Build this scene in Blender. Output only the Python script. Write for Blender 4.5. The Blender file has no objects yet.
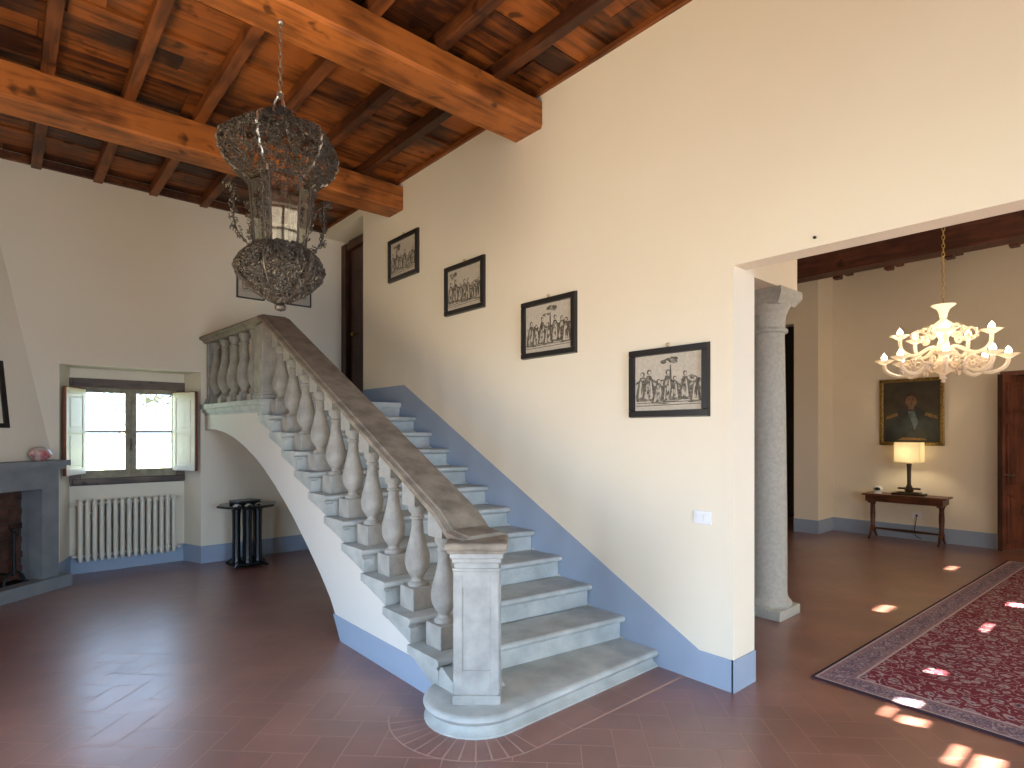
import bpy, bmesh, math, random
from mathutils import Vector, Matrix
R = random.Random(7)
PI = math.pi
sc = bpy.context.scene
COL = sc.collection

# ------------------------------------------------------------------ camera
YAW = math.radians(41.2)
cam_d = bpy.data.cameras.new('camera'); cam = bpy.data.objects.new('camera', cam_d); COL.objects.link(cam)
cam.location = (0, 0, 1.6); cam.rotation_euler = (PI/2, 0, -YAW)
cam_d.sensor_width = 36; cam_d.lens = 580/1024*36; cam_d.shift_y = 48/1024
cam_d.clip_start = 0.05; cam_d.clip_end = 300
sc.camera = cam

# ------------------------------------------------------------------ world, sun, daylight, exposure
w = bpy.data.worlds.new('world'); sc.world = w; w.use_nodes = True
bg = w.node_tree.nodes['Background']
bg.inputs[1].default_value = 9.2
_N = w.node_tree.nodes; _L = w.node_tree.links     # pale blue sky above, sunlit ground below the horizon
_tc = _N.new('ShaderNodeTexCoord'); _sp = _N.new('ShaderNodeSeparateXYZ'); _cr = _N.new('ShaderNodeValToRGB')
_mr = _N.new('ShaderNodeMapRange'); _mr.inputs[1].default_value = -1; _mr.inputs[2].default_value = 1
_L.new(_tc.outputs['Generated'], _sp.inputs[0]); _L.new(_sp.outputs['Z'], _mr.inputs[0]); _L.new(_mr.outputs[0], _cr.inputs[0])
_e = _cr.color_ramp.elements; _e[0].position = 0.49; _e[0].color = (0.20, 0.18, 0.14, 1); _e[1].position = 0.51; _e[1].color = (0.50, 0.71, 1.0, 1)
_L.new(_cr.outputs[0], bg.inputs[0])
sc.view_settings.view_transform = 'Standard'; sc.view_settings.look = 'None'
sc.view_settings.gamma = 1; sc.view_settings.use_curve_mapping = False
sc.view_settings.exposure = 0.0

def sun(direction, energy, color, angle):
    l = bpy.data.lights.new('sun', 'SUN'); l.energy = energy; l.color = color; l.angle = angle
    o = bpy.data.objects.new('sun', l); COL.objects.link(o); o.location = (5, -9, 8)
    o.rotation_euler = Vector(direction).to_track_quat('-Z', 'Y').to_euler()
sun((-1.10, 3.55, -2.0), 150.0, (1.0, 0.92, 0.82), math.radians(0.5))

def daylight(name, loc, direction, sx, sy, power, color, spread=180, portal=False):
    l = bpy.data.lights.new(name, 'AREA'); l.shape = 'RECTANGLE'; l.size = sx; l.size_y = sy
    l.energy = power; l.color = color; l.spread = math.radians(spread)
    if portal: l.cycles.is_portal = True
    o = bpy.data.objects.new(name, l); COL.objects.link(o); o.location = loc
    o.rotation_euler = Vector(direction).to_track_quat('-Z', 'Y').to_euler()
    return o
SKY = (0.42, 0.66, 1.0)
daylight('daylight_left', (-1.42, 2.6, 1.45), (1, 0, -0.50), 2.2, 2.1, 34, SKY, 125)
daylight('ground_glow_left', (-1.44, 2.6, 1.0), (1, 0, 1.1), 2.2, 1.4, 96, (1.0, 0.81, 0.53), 130)
daylight('ground_glow_back', (1.3, -2.52, 1.2), (0, 1, 0.9), 1.9, 1.6, 12, (1.0, 0.86, 0.64), 140)
daylight('daylight_front', (1.5, -2.50, 1.5), (0.15, 1, -0.32), 1.9, 2.6, 92, (0.50, 0.73, 1.0), 115)
daylight('daylight_hall', (5.1, -2.45, 1.45), (0, 1, 0.0), 1.4, 2.2, 56, (1.0, 0.90, 0.76))
daylight('daylight_hall', (7.7, -2.45, 1.45), (0, 1, 0.0), 1.4, 2.2, 33, (1.0, 0.86, 0.68))
daylight('portal_left', (-1.49, 2.6, 1.35), (1, 0, 0), 2.4, 2.5, 1, (1, 1, 1), portal=True)
daylight('portal_front', (1.3, -2.59, 2.15), (0, 1, 0), 2.0, 4.3, 1, (1, 1, 1), portal=True)
daylight('portal_back', (1.12, 8.10, 1.6), (0, -1, 0), 1.1, 1.1, 1, (1, 1, 1), portal=True)

# ------------------------------------------------------------------ materials
def mat(name, col, rough=0.6, metal=0.0, noise=None, bump=None, spec=0.5, emis=None, coat=0.0):
    """noise=(scale, amount, colour2, detail); bump=(scale, strength)"""
    m = bpy.data.materials.new(name); m.use_nodes = True
    nt = m.node_tree; N = nt.nodes; L = nt.links; b = N['Principled BSDF']
    b.inputs['Base Color'].default_value = (*col, 1); b.inputs['Roughness'].default_value = rough
    b.inputs['Metallic'].default_value = metal; b.inputs['Specular IOR Level'].default_value = spec
    b.inputs['Coat Weight'].default_value = coat
    tc = N.new('ShaderNodeTexCoord')
    if noise:
        n = N.new('ShaderNodeTexNoise'); n.inputs['Scale'].default_value = noise[0]
        n.inputs['Detail'].default_value = noise[3] if len(noise) > 3 else 5
        L.new(tc.outputs['Object'], n.inputs['Vector'])
        rp = N.new('ShaderNodeMapRange'); rp.inputs[1].default_value = 0.35; rp.inputs[2].default_value = 0.68
        rp.inputs[3].default_value = 0; rp.inputs[4].default_value = noise[1]
        L.new(n.outputs[0], rp.inputs[0])
        mx = N.new('ShaderNodeMix'); mx.data_type = 'RGBA'
        mx.inputs[6].default_value = (*col, 1); mx.inputs[7].default_value = (*noise[2], 1)
        L.new(rp.outputs[0], mx.inputs[0]); L.new(mx.outputs[2], b.inputs['Base Color'])
    if bump:
        n2 = N.new('ShaderNodeTexNoise'); n2.inputs['Scale'].default_value = bump[0]; n2.inputs['Detail'].default_value = 6
        L.new(tc.outputs['Object'], n2.inputs['Vector'])
        bp = N.new('ShaderNodeBump'); bp.inputs['Strength'].default_value = bump[1]; bp.inputs['Distance'].default_value = 0.01
        L.new(n2.outputs[0], bp.inputs['Height']); L.new(bp.outputs[0], b.inputs['Normal'])
    if emis:
        b.inputs['Emission Color'].default_value = (*emis[0], 1); b.inputs['Emission Strength'].default_value = emis[1]
    return m

def wood_mat(name, dark, light, axis=0, scale=1.0, rough=0.5, use_rnd=True, knots=True):
    m = bpy.data.materials.new(name); m.use_nodes = True
    nt = m.node_tree; N = nt.nodes; L = nt.links; b = N['Principled BSDF']
    tc = N.new('ShaderNodeTexCoord'); mp = N.new('ShaderNodeMapping')
    s = [9*scale]*3; s[axis] = 0.9*scale
    mp.inputs['Scale'].default_value = s
    L.new(tc.outputs['Object'], mp.inputs[0])
    n = N.new('ShaderNodeTexNoise'); n.inputs['Scale'].default_value = 2.2; n.inputs['Detail'].default_value = 8
    n.inputs['Distortion'].default_value = 0.6
    L.new(mp.outputs[0], n.inputs['Vector'])
    n2 = N.new('ShaderNodeTexNoise'); n2.inputs['Scale'].default_value = 2.6*scale; n2.inputs['Detail'].default_value = 3
    L.new(tc.outputs['Object'], n2.inputs['Vector'])
    ad = N.new('ShaderNodeMath'); ad.operation = 'MULTIPLY_ADD'; ad.inputs[1].default_value = 0.55
    L.new(n.outputs[0], ad.inputs[0])
    m2 = N.new('ShaderNodeMath'); m2.operation = 'MULTIPLY'; m2.inputs[1].default_value = 0.55
    L.new(n2.outputs[0], m2.inputs[0]); L.new(m2.outputs[0], ad.inputs[2])
    last = ad
    if use_rnd:
        at = N.new('ShaderNodeAttribute'); at.attribute_name = 'rnd'
        m3 = N.new('ShaderNodeMath'); m3.operation = 'MULTIPLY_ADD'; m3.inputs[1].default_value = 0.26
        L.new(at.outputs['Fac'], m3.inputs[0]); L.new(ad.outputs[0], m3.inputs[2])
        m4 = N.new('ShaderNodeMath'); m4.operation = 'SUBTRACT'; m4.inputs[1].default_value = 0.13
        L.new(m3.outputs[0], m4.inputs[0]); last = m4
    cr = N.new('ShaderNodeValToRGB'); e = cr.color_ramp.elements
    e[0].position = 0.41; e[0].color = (*dark, 1); e[1].position = 0.70; e[1].color = (*light, 1)
    mid = cr.color_ramp.elements.new(0.52); mid.color = tuple(dark[i]*0.68+light[i]*0.32 for i in range(3))+(1,)
    L.new(last.outputs[0], cr.inputs[0])
    out = cr.outputs[0]
    if knots:
        v = N.new('ShaderNodeTexNoise'); v.inputs['Scale'].default_value = 5.5*scale; v.inputs['Detail'].default_value = 2
        L.new(tc.outputs['Object'], v.inputs['Vector'])
        mr = N.new('ShaderNodeMapRange'); mr.inputs[1].default_value = 0.64; mr.inputs[2].default_value = 0.72
        mr.inputs[4].default_value = 0.75
        L.new(v.outputs[0], mr.inputs[0])
        mx = N.new('ShaderNodeMix'); mx.data_type = 'RGBA'; mx.inputs[7].default_value = tuple(c*0.35 for c in dark)+(1,)
        L.new(mr.outputs[0], mx.inputs[0]); L.new(out, mx.inputs[6]); out = mx.outputs[2]
    L.new(out, b.inputs['Base Color'])
    b.inputs['Roughness'].default_value = rough; b.inputs['Specular IOR Level'].default_value = 0.35
    bp = N.new('ShaderNodeBump'); bp.inputs['Strength'].default_value = 0.35; bp.inputs['Distance'].default_value = 0.01
    L.new(n.outputs[0], bp.inputs['Height']); L.new(bp.outputs[0], b.inputs['Normal'])
    return m

M = {}
M['plaster'] = mat('plaster', (0.79, 0.705, 0.56), 0.85, noise=(1.1, 0.5, (0.745, 0.655, 0.50)), bump=(14, 0.12), spec=0.2)
M['band'] = mat('grey_blue_paint', (0.31, 0.37, 0.46), 0.7, noise=(3, 0.6, (0.27, 0.32, 0.40)), bump=(20, 0.1), spec=0.3)
M['white_plaster'] = mat('white_plaster', (0.70, 0.66, 0.59), 0.85, noise=(1.5, 0.4, (0.65, 0.61, 0.54)), bump=(18, 0.1), spec=0.2)
M['stone'] = mat('grey_stone', (0.37, 0.36, 0.33), 0.75, noise=(9, 0.7, (0.22, 0.215, 0.195), 8), bump=(45, 0.5), spec=0.3)
M['step_stone'] = mat('step_stone', (0.46, 0.465, 0.43), 0.6, noise=(6, 0.8, (0.29, 0.30, 0.28), 8), bump=(40, 0.4), spec=0.35)
M['rail_stone'] = mat('weathered_stone', (0.27, 0.225, 0.17), 0.6, noise=(9, 0.9, (0.13, 0.105, 0.08), 8), bump=(40, 0.5), spec=0.4)
M['column_stone'] = mat('column_stone', (0.47, 0.455, 0.395), 0.8, noise=(30, 0.7, (0.36, 0.35, 0.30), 8), bump=(70, 0.5), spec=0.25)
M['fire_stone'] = mat('blue_grey_stone', (0.235, 0.24, 0.24), 0.7, noise=(6, 0.7, (0.17, 0.175, 0.18), 8), bump=(40, 0.4), spec=0.3)
M['board'] = wood_mat('ceiling_boards', (0.030, 0.008, 0.0025), (0.30, 0.085, 0.014), 0)
M['joist'] = wood_mat('joist_wood', (0.045, 0.013, 0.004), (0.22, 0.065, 0.015), 1)
M['beam'] = wood_mat('beam_wood', (0.040, 0.011, 0.003), (0.42, 0.13, 0.024), 0)
M['beam_y'] = wood_mat('red_beam_wood', (0.06, 0.018, 0.010), (0.17, 0.055, 0.030), 1)
M['door_wood'] = wood_mat('door_wood', (0.10, 0.032, 0.018), (0.26, 0.085, 0.045), 2, use_rnd=False)
M['dark_wood'] = wood_mat('dark_wood', (0.03, 0.013, 0.008), (0.10, 0.04, 0.022), 2, use_rnd=False, knots=False)
M['table_wood'] = wood_mat('table_wood', (0.05, 0.018, 0.009), (0.15, 0.052, 0.024), 1, use_rnd=False, knots=False, rough=0.35)
M['window_wood'] = wood_mat('window_wood', (0.045, 0.03, 0.022), (0.17, 0.11, 0.075), 0, use_rnd=False)
M['casement_paint'] = mat('casement_paint', (0.30, 0.265, 0.17), 0.6, noise=(12, 0.8, (0.17, 0.13, 0.08)))
M['shutter_face'] = mat('shutter_cream_paint', (0.74, 0.66, 0.52), 0.4, noise=(6, 0.4, (0.6, 0.5, 0.38)))
M['shutter_edge'] = mat('shutter_red_brown', (0.20, 0.055, 0.03), 0.5)
M['radiator'] = mat('radiator_cream_enamel', (0.66, 0.60, 0.48), 0.35)
M['black_frame'] = mat('black_frame', (0.016, 0.013, 0.012), 0.35)
M['black_lacquer'] = mat('black_lacquer', (0.008, 0.008, 0.009), 0.2)
M['black_iron'] = mat('black_iron', (0.012, 0.011, 0.011), 0.55, metal=0.3)
M['wire'] = mat('dark_filigree_metal', (0.085, 0.068, 0.052), 0.5, metal=0.6)
M['silver'] = mat('tarnished_silver', (0.45, 0.42, 0.36), 0.35, metal=0.9)
M['dark'] = mat('dark_interior', (0.07, 0.05, 0.035), 0.8)  # dark tone painted in for the shade of unlit interiors
M['brick'] = mat('sooty_brick', (0.15, 0.066, 0.042), 0.95, noise=(5, 0.9, (0.025, 0.018, 0.015)), bump=(25, 0.8), spec=0.05)
M['mortar'] = mat('sooty_mortar', (0.07, 0.055, 0.045), 0.95, spec=0.05)
M['soot'] = mat('soot', (0.012, 0.010, 0.010), 0.95, spec=0.05)
M['white_plastic'] = mat('white_plastic', (0.78, 0.78, 0.78), 0.35)
M['gold'] = mat('gilded_wood', (0.42, 0.28, 0.09), 0.35, metal=0.7, noise=(30, 0.8, (0.12, 0.07, 0.02)))
M['brass'] = mat('brass', (0.55, 0.38, 0.14), 0.3, metal=0.9)
M['bronze'] = mat('dark_bronze', (0.06, 0.042, 0.025), 0.4, metal=0.6)
M['paper'] = mat('aged_paper', (0.58, 0.51, 0.42), 0.7, noise=(50, 0.5, (0.40, 0.35, 0.28)))
M['mount'] = mat('cream_mount', (0.66, 0.60, 0.49), 0.7)
M['grass'] = mat('grass', (0.35, 0.42, 0.16), 0.9, noise=(2, 0.8, (0.5, 0.5, 0.3)))
M['leaves'] = mat('leaves', (0.010, 0.013, 0.009), 0.9, noise=(3, 0.9, (0.018, 0.023, 0.016)))
M['bark'] = mat('bark', (0.2, 0.16, 0.12), 0.9)

def glass_mat(name, tint, gl=0.12, rough=0.02):
    m = bpy.data.materials.new(name); m.use_nodes = True; N = m.node_tree.nodes; L = m.node_tree.links
    N.remove(N['Principled BSDF'])
    t = N.new('ShaderNodeBsdfTransparent'); t.inputs[0].default_value = (*tint, 1)
    g = N.new('ShaderNodeBsdfGlossy'); g.inputs['Roughness'].default_value = rough
    mx = N.new('ShaderNodeMixShader'); mx.inputs[0].default_value = gl
    L.new(t.outputs[0], mx.inputs[1]); L.new(g.outputs[0], mx.inputs[2])
    L.new(mx.outputs[0], N['Material Output'].inputs[0]); return m
M['pane'] = glass_mat('window_glass', (0.96, 0.97, 0.97), 0.05)
M['lantern_glass'] = glass_mat('lantern_glass', (0.82, 0.85, 0.80), 0.30)

def murano():
    m = bpy.data.materials.new('white_blown_glass'); m.use_nodes = True; N = m.node_tree.nodes; L = m.node_tree.links
    b = N['Principled BSDF']; b.inputs['Base Color'].default_value = (0.93, 0.86, 0.76, 1)
    b.inputs['Roughness'].default_value = 0.12
    tl = N.new('ShaderNodeBsdfTranslucent'); tl.inputs[0].default_value = (1, 0.93, 0.83, 1)
    mx = N.new('ShaderNodeMixShader'); mx.inputs[0].default_value = 0.5
    L.new(b.outputs[0], mx.inputs[1]); L.new(tl.outputs[0], mx.inputs[2]); L.new(mx.outputs[0], N['Material Output'].inputs[0])
    return m
M['murano'] = murano()
M['bulb'] = mat('lit_bulb', (1, 0.9, 0.7), 0.4, emis=((1.0, 0.84, 0.60), 40))

def shade_mat():
    m = bpy.data.materials.new('lamp_shade_fabric'); m.use_nodes = True; N = m.node_tree.nodes; L = m.node_tree.links
    N.remove(N['Principled BSDF'])
    d = N.new('ShaderNodeBsdfDiffuse'); d.inputs[0].default_value = (0.85, 0.80, 0.68, 1)
    t = N.new('ShaderNodeBsdfTranslucent'); t.inputs[0].default_value = (0.95, 0.90, 0.76, 1)
    mx = N.new('ShaderNodeMixShader'); mx.inputs[0].default_value = 0.6
    L.new(d.outputs[0], mx.inputs[1]); L.new(t.outputs[0], mx.inputs[2]); L.new(mx.outputs[0], N['Material Output'].inputs[0])
    return m
M['shade'] = shade_mat()

def floor_mat():
    m = bpy.data.materials.new('terracotta_tiles'); m.use_nodes = True; nt = m.node_tree; N = nt.nodes; L = nt.links
    b = N['Principled BSDF']; tc = N.new('ShaderNodeTexCoord')
    at = N.new('ShaderNodeAttribute'); at.attribute_name = 'rnd'
    n = N.new('ShaderNodeTexNoise'); n.inputs['Scale'].default_value = 2.3; n.inputs['Detail'].default_value = 6
    L.new(tc.outputs['Object'], n.inputs['Vector'])
    ad = N.new('ShaderNodeMath'); ad.operation = 'MULTIPLY_ADD'; ad.inputs[1].default_value = 0.20
    L.new(at.outputs['Fac'], ad.inputs[0]); L.new(n.outputs[0], ad.inputs[2])
    cr = N.new('ShaderNodeValToRGB'); e = cr.color_ramp.elements
    e[0].position = 0.45; e[0].color = (0.185, 0.072, 0.052, 1); e[1].position = 0.95; e[1].color = (0.28, 0.112, 0.078, 1)
    L.new(ad.outputs[0], cr.inputs[0]); L.new(cr.outputs[0], b.inputs['Base Color'])
    r = N.new('ShaderNodeMapRange'); r.inputs[1].default_value = 0.3; r.inputs[2].default_value = 0.7
    r.inputs[3].default_value = 0.30; r.inputs[4].default_value = 0.42
    n3 = N.new('ShaderNodeTexNoise'); n3.inputs['Scale'].default_value = 1.2; n3.inputs['Detail'].default_value = 4
    L.new(tc.outputs['Object'], n3.inputs['Vector']); L.new(n3.outputs[0], r.inputs[0]); L.new(r.outputs[0], b.inputs['Roughness'])
    b.inputs['Specular IOR Level'].default_value = 0.5
    b.inputs['Coat Weight'].default_value = 0.9; b.inputs['Coat Roughness'].default_value = 0.33
    n2 = N.new('ShaderNodeTexNoise'); n2.inputs['Scale'].default_value = 9
    L.new(tc.outputs['Object'], n2.inputs['Vector'])
    bp = N.new('ShaderNodeBump'); bp.inputs['Strength'].default_value = 0.15; bp.inputs['Distance'].default_value = 0.01
    L.new(n2.outputs[0], bp.inputs['Height']); L.new(bp.outputs[0], b.inputs['Normal'])
    return m
M['tile'] = floor_mat()
M['grout'] = mat('grout', (0.46, 0.29, 0.23), 0.8)

def print_mat(name, seed):
    """an old engraving: dark hatched clumps on aged paper"""
    m = bpy.data.materials.new(name); m.use_nodes = True; nt = m.node_tree; N = nt.nodes; L = nt.links
    b = N['Principled BSDF']; tc = N.new('ShaderNodeTexCoord'); mp = N.new('ShaderNodeMapping')
    mp.inputs['Location'].default_value = (seed, seed*1.7, seed*0.6); L.new(tc.outputs['Object'], mp.inputs[0])
    n = N.new('ShaderNodeTexNoise'); n.inputs['Scale'].default_value = 34; n.inputs['Detail'].default_value = 5
    L.new(mp.outputs[0], n.inputs['Vector'])
    cr = N.new('ShaderNodeValToRGB'); e = cr.color_ramp.elements
    e[0].position = 0.42; e[0].color = (0.07, 0.06, 0.045, 1); e[1].position = 0.60; e[1].color = (0.52, 0.46, 0.37, 1)
    L.new(n.outputs[0], cr.inputs[0]); L.new(cr.outputs[0], b.inputs['Base Color']); b.inputs['Roughness'].default_value = 0.6
    return m
M['ink'] = print_mat('engraving_ink', 3.0)
M['ink_dark'] = mat('engraving_dark', (0.055, 0.045, 0.033), 0.6, noise=(60, 0.55, (0.30, 0.26, 0.2)))
M['ink_pale'] = mat('engraving_pale', (0.42, 0.37, 0.29), 0.6, noise=(45, 0.95, (0.08, 0.07, 0.05)))

def rug_mats():
    def field(name, base, motif, dark, sc_):
        m = bpy.data.materials.new(name); m.use_nodes = True; nt = m.node_tree; N = nt.nodes; L = nt.links
        b = N['Principled BSDF']; b.inputs['Roughness'].default_value = 0.95; b.inputs['Specular IOR Level'].default_value = 0.1
        tc = N.new('ShaderNodeTexCoord')
        v = N.new('ShaderNodeTexVoronoi'); v.inputs['Scale'].default_value = sc_; v.inputs['Randomness'].default_value = 0.75
        n0 = N.new('ShaderNodeTexNoise'); n0.inputs['Scale'].default_value = sc_*1.6
        L.new(tc.outputs['Object'], n0.inputs['Vector'])
        va = N.new('ShaderNodeVectorMath'); va.operation = 'MULTIPLY_ADD'; va.inputs[1].default_value = (0.07,)*3
        L.new(n0.outputs['Color'], va.inputs[0]); L.new(tc.outputs['Object'], va.inputs[2]); L.new(va.outputs[0], v.inputs['Vector'])
        cr = N.new('ShaderNodeValToRGB'); cr.color_ramp.interpolation = 'CONSTANT'; e = cr.color_ramp.elements
        e[0].position = 0; e[0].color = (*dark, 1); e[1].position = 0.16; e[1].color = (*motif, 1)
        x = e.new(0.36); x.color = (*base, 1); x = e.new(0.56); x.color = (*motif, 1); x = e.new(0.63); x.color = (*base, 1)
        L.new(v.outputs['Distance'], cr.inputs[0])
        n = N.new('ShaderNodeTexNoise'); n.inputs['Scale'].default_value = sc_*6
        L.new(tc.outputs['Object'], n.inputs['Vector'])
        mx = N.new('ShaderNodeMix'); mx.data_type = 'RGBA'; mx.inputs[7].default_value = (*base, 1)
        mr = N.new('ShaderNodeMapRange'); mr.inputs[1].default_value = .45; mr.inputs[2].default_value = .6; mr.inputs[4].default_value = .6
        L.new(n.outputs[0], mr.inputs[0]); L.new(mr.outputs[0], mx.inputs[0]); L.new(cr.outputs[0], mx.inputs[6])
        L.new(mx.outputs[2], b.inputs['Base Color']); return m
    M['rug_field'] = field('rug_field', (0.17, 0.030, 0.042), (0.37, 0.27, 0.27), (0.07, 0.05, 0.09), 10.5)
    M['rug_guard'] = field('rug_guard', (0.22, 0.12, 0.14), (0.36, 0.27, 0.27), (0.12, 0.05, 0.07), 26)
    M['rug_border'] = field('rug_border', (0.155, 0.105, 0.135), (0.37, 0.28, 0.28), (0.17, 0.04, 0.05), 15)
    M['rug_line'] = mat('rug_pale_stripe', (0.42, 0.33, 0.31), 0.95, spec=0.1)
    M['rug_edge'] = mat('rug_dark_edge', (0.05, 0.028, 0.035), 0.95, spec=0.1)
rug_mats()

# ------------------------------------------------------------------ helpers
def box(bm, x0, x1, y0, y1, z0, z1, bev=0.0, mtx=None):
    r = bmesh.ops.create_cube(bm, size=1)
    vs = r['verts']
    bmesh.ops.scale(bm, vec=(x1-x0, y1-y0, z1-z0), verts=vs)
    bmesh.ops.translate(bm, vec=((x0+x1)/2, (y0+y1)/2, (z0+z1)/2), verts=vs)
    if bev > 0:
        es = list({e for v in vs for e in v.link_edges})
        g = bmesh.ops.bevel(bm, geom=es, offset=bev, segments=2, affect='EDGES', profile=0.5)
        vs = list({v for f in g['faces'] for v in f.verts} | {v for v in vs if v.is_valid})
    if mtx is not None: bmesh.ops.transform(bm, matrix=mtx, verts=vs)
    return vs

def prism(bm, pts, fa, fb):
    """pts list of 2d; fa(p) / fb(p) give the 3-D position at the two ends"""
    a = [bm.verts.new(fa(p)) for p in pts]; b = [bm.verts.new(fb(p)) for p in pts]
    n = len(pts)
    bm.faces.new(a); bm.faces.new(list(reversed(b)))
    for i in range(n): bm.faces.new((a[i], b[i], b[(i+1) % n], a[(i+1) % n]))
    return a+b

def lathe(bm, prof, segs=24, c=(0, 0, 0), sx=1, sy=1, lobes=None):
    rings = []
    for r, z in prof:
        rings.append([bm.verts.new((c[0]+r*sx*math.cos(2*PI*i/segs)*(lobes(2*PI*i/segs) if lobes else 1),
                                    c[1]+r*sy*math.sin(2*PI*i/segs)*(lobes(2*PI*i/segs) if lobes else 1), c[2]+z)) for i in range(segs)])
    for a, b in zip(rings, rings[1:]):
        for i in range(segs): bm.faces.new((a[i], a[(i+1) % segs], b[(i+1) % segs], b[i]))
    if prof[0][0] > 1e-5: bm.faces.new(list(reversed(rings[0])))
    if prof[-1][0] > 1e-5: bm.faces.new(rings[-1])

def tube(bm, pts, r, segs=8, closed=False):
    pts = [Vector(p) for p in pts]; n = len(pts); rings = []
    rad = r if isinstance(r, (list, tuple)) else [r]*n
    prev = None
    for i, p in enumerate(pts):
        t = (pts[(i+1) % n]-pts[i-1]) if closed else (pts[min(i+1, n-1)]-pts[max(i-1, 0)])
        if t.length < 1e-9: t = Vector((0, 0, 1))
        t.normalize()
        if prev is None:
            u = t.orthogonal().normalized()
        else:
            u = (prev - t*prev.dot(t))
            u = u.normalized() if u.length > 1e-6 else t.orthogonal().normalized()
        prev = u; v = t.cross(u)
        rings.append([bm.verts.new(p+(u*math.cos(2*PI*k/segs)+v*math.sin(2*PI*k/segs))*rad[i]) for k in range(segs)])
    m = n if closed else n-1
    for i in range(m):
        a, b = rings[i], rings[(i+1) % n]
        for k in range(segs): bm.faces.new((a[k], a[(k+1) % segs], b[(k+1) % segs], b[k]))
    if not closed:
        bm.faces.new(list(reversed(rings[0]))); bm.faces.new(rings[-1])

def bez(p0, p1, p2, p3, n=10):
    p0, p1, p2, p3 = map(Vector, (p0, p1, p2, p3))
    return [(1-t)**3*p0+3*(1-t)**2*t*p1+3*(1-t)*t*t*p2+t**3*p3 for t in [i/n for i in range(n+1)]]

def sphere(bm, c, r, sx=1, sy=1, sz=1, u=16, v=10):
    g = bmesh.ops.create_uvsphere(bm, u_segments=u, v_segments=v, radius=r)
    bmesh.ops.scale(bm, vec=(sx, sy, sz), verts=g['verts']); bmesh.ops.translate(bm, vec=c, verts=g['verts'])

def obj(name, bm, material, parent=None, smooth=False, rnd=False, world=False, mats=None, **props):
    """link the bmesh as ONE mesh object; world=True: the shapes are in world coordinates, moved under the parent's base"""
    if world and parent is not None:
        off = Vector(parent.location)
        p = parent.parent
        while p: off += Vector(p.location); p = p.parent
        bmesh.ops.translate(bm, vec=-off, verts=bm.verts)
    bmesh.ops.recalc_face_normals(bm, faces=bm.faces)
    me = bpy.data.meshes.new(name); bm.to_mesh(me); bm.free()
    for f in me.polygons: f.use_smooth = bool(smooth)
    if smooth:
        try: me.set_sharp_from_angle(angle=math.radians(40))
        except Exception: pass
    me.materials.append(material)
    for m_ in (mats or []): me.materials.append(m_)
    if rnd:
        a = me.color_attributes.new('rnd', 'FLOAT_COLOR', 'CORNER')
        # one random value per loose piece
        parent_of = list(range(len(me.vertices)))
        def find(i):
            while parent_of[i] != i:
                parent_of[i] = parent_of[parent_of[i]]; i = parent_of[i]
            return i
        for e in me.edges:
            x, y = find(e.vertices[0]), find(e.vertices[1])
            if x != y: parent_of[x] = y
        rv = {}
        for l in me.loops:
            k = find(l.vertex_index)
            if k not in rv: rv[k] = R.random()
            a.data[l.index].color = (rv[k],)*3+(1,)
    o = bpy.data.objects.new(name, me); COL.objects.link(o)
    if parent is not None: o.parent = parent
    for k, v in props.items(): o[k] = v
    return o

def thing(name, loc, label, category, group=None, rz=0):
    o = bpy.data.objects.new(name, None); COL.objects.link(o); o.location = loc; o.rotation_euler = (0, 0, rz)
    o.empty_display_size = 0.1
    o['label'] = label; o['category'] = category
    if group: o['group'] = group
    return o

def struct(name, bm, material, parent=None, **k):
    o = obj(name, bm, material, parent, **k)
    if parent is None: o['kind'] = 'structure'
    return o

def quad(bm, pts):
    return bm.faces.new([bm.verts.new(p) for p in pts])

# ------------------------------------------------------------------ floor (herringbone terracotta)
CEIL = 4.45
bm = bmesh.new()
W = 0.17; g = 0.0026
ca, sa = math.cos(PI/4), math.sin(PI/4)
for c in range(-75, 76):
    for r in range(-75, 76):
        s = (c+r) % 4
        if s == 0: u0, v0, u1, v1 = c*W, r*W, (c+2)*W, (r+1)*W
        elif s == 2: u0, v0, u1, v1 = c*W, r*W, (c+1)*W, (r+2)*W
        else: continue
        pts = []
        for u, v in ((u0+g, v0+g), (u1-g, v0+g), (u1-g, v1-g), (u0+g, v1-g)):
            pts.append((4.5+u*ca-v*sa, 2.6+u*sa+v*ca, 0))
        cx = sum(p[0] for p in pts)/4; cy = sum(p[1] for p in pts)/4
        if not (-1.8 < cx < 12.4 and -3.0 < cy < 8.3): continue
        quad(bm, pts)
tiles = struct('floor', bm, M['tile'], rnd=True)
bm = bmesh.new(); box(bm, -1.9, 12.5, -3.1, 8.4, -0.12, -0.0012)
struct('floor', bm, M['grout'])
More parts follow.
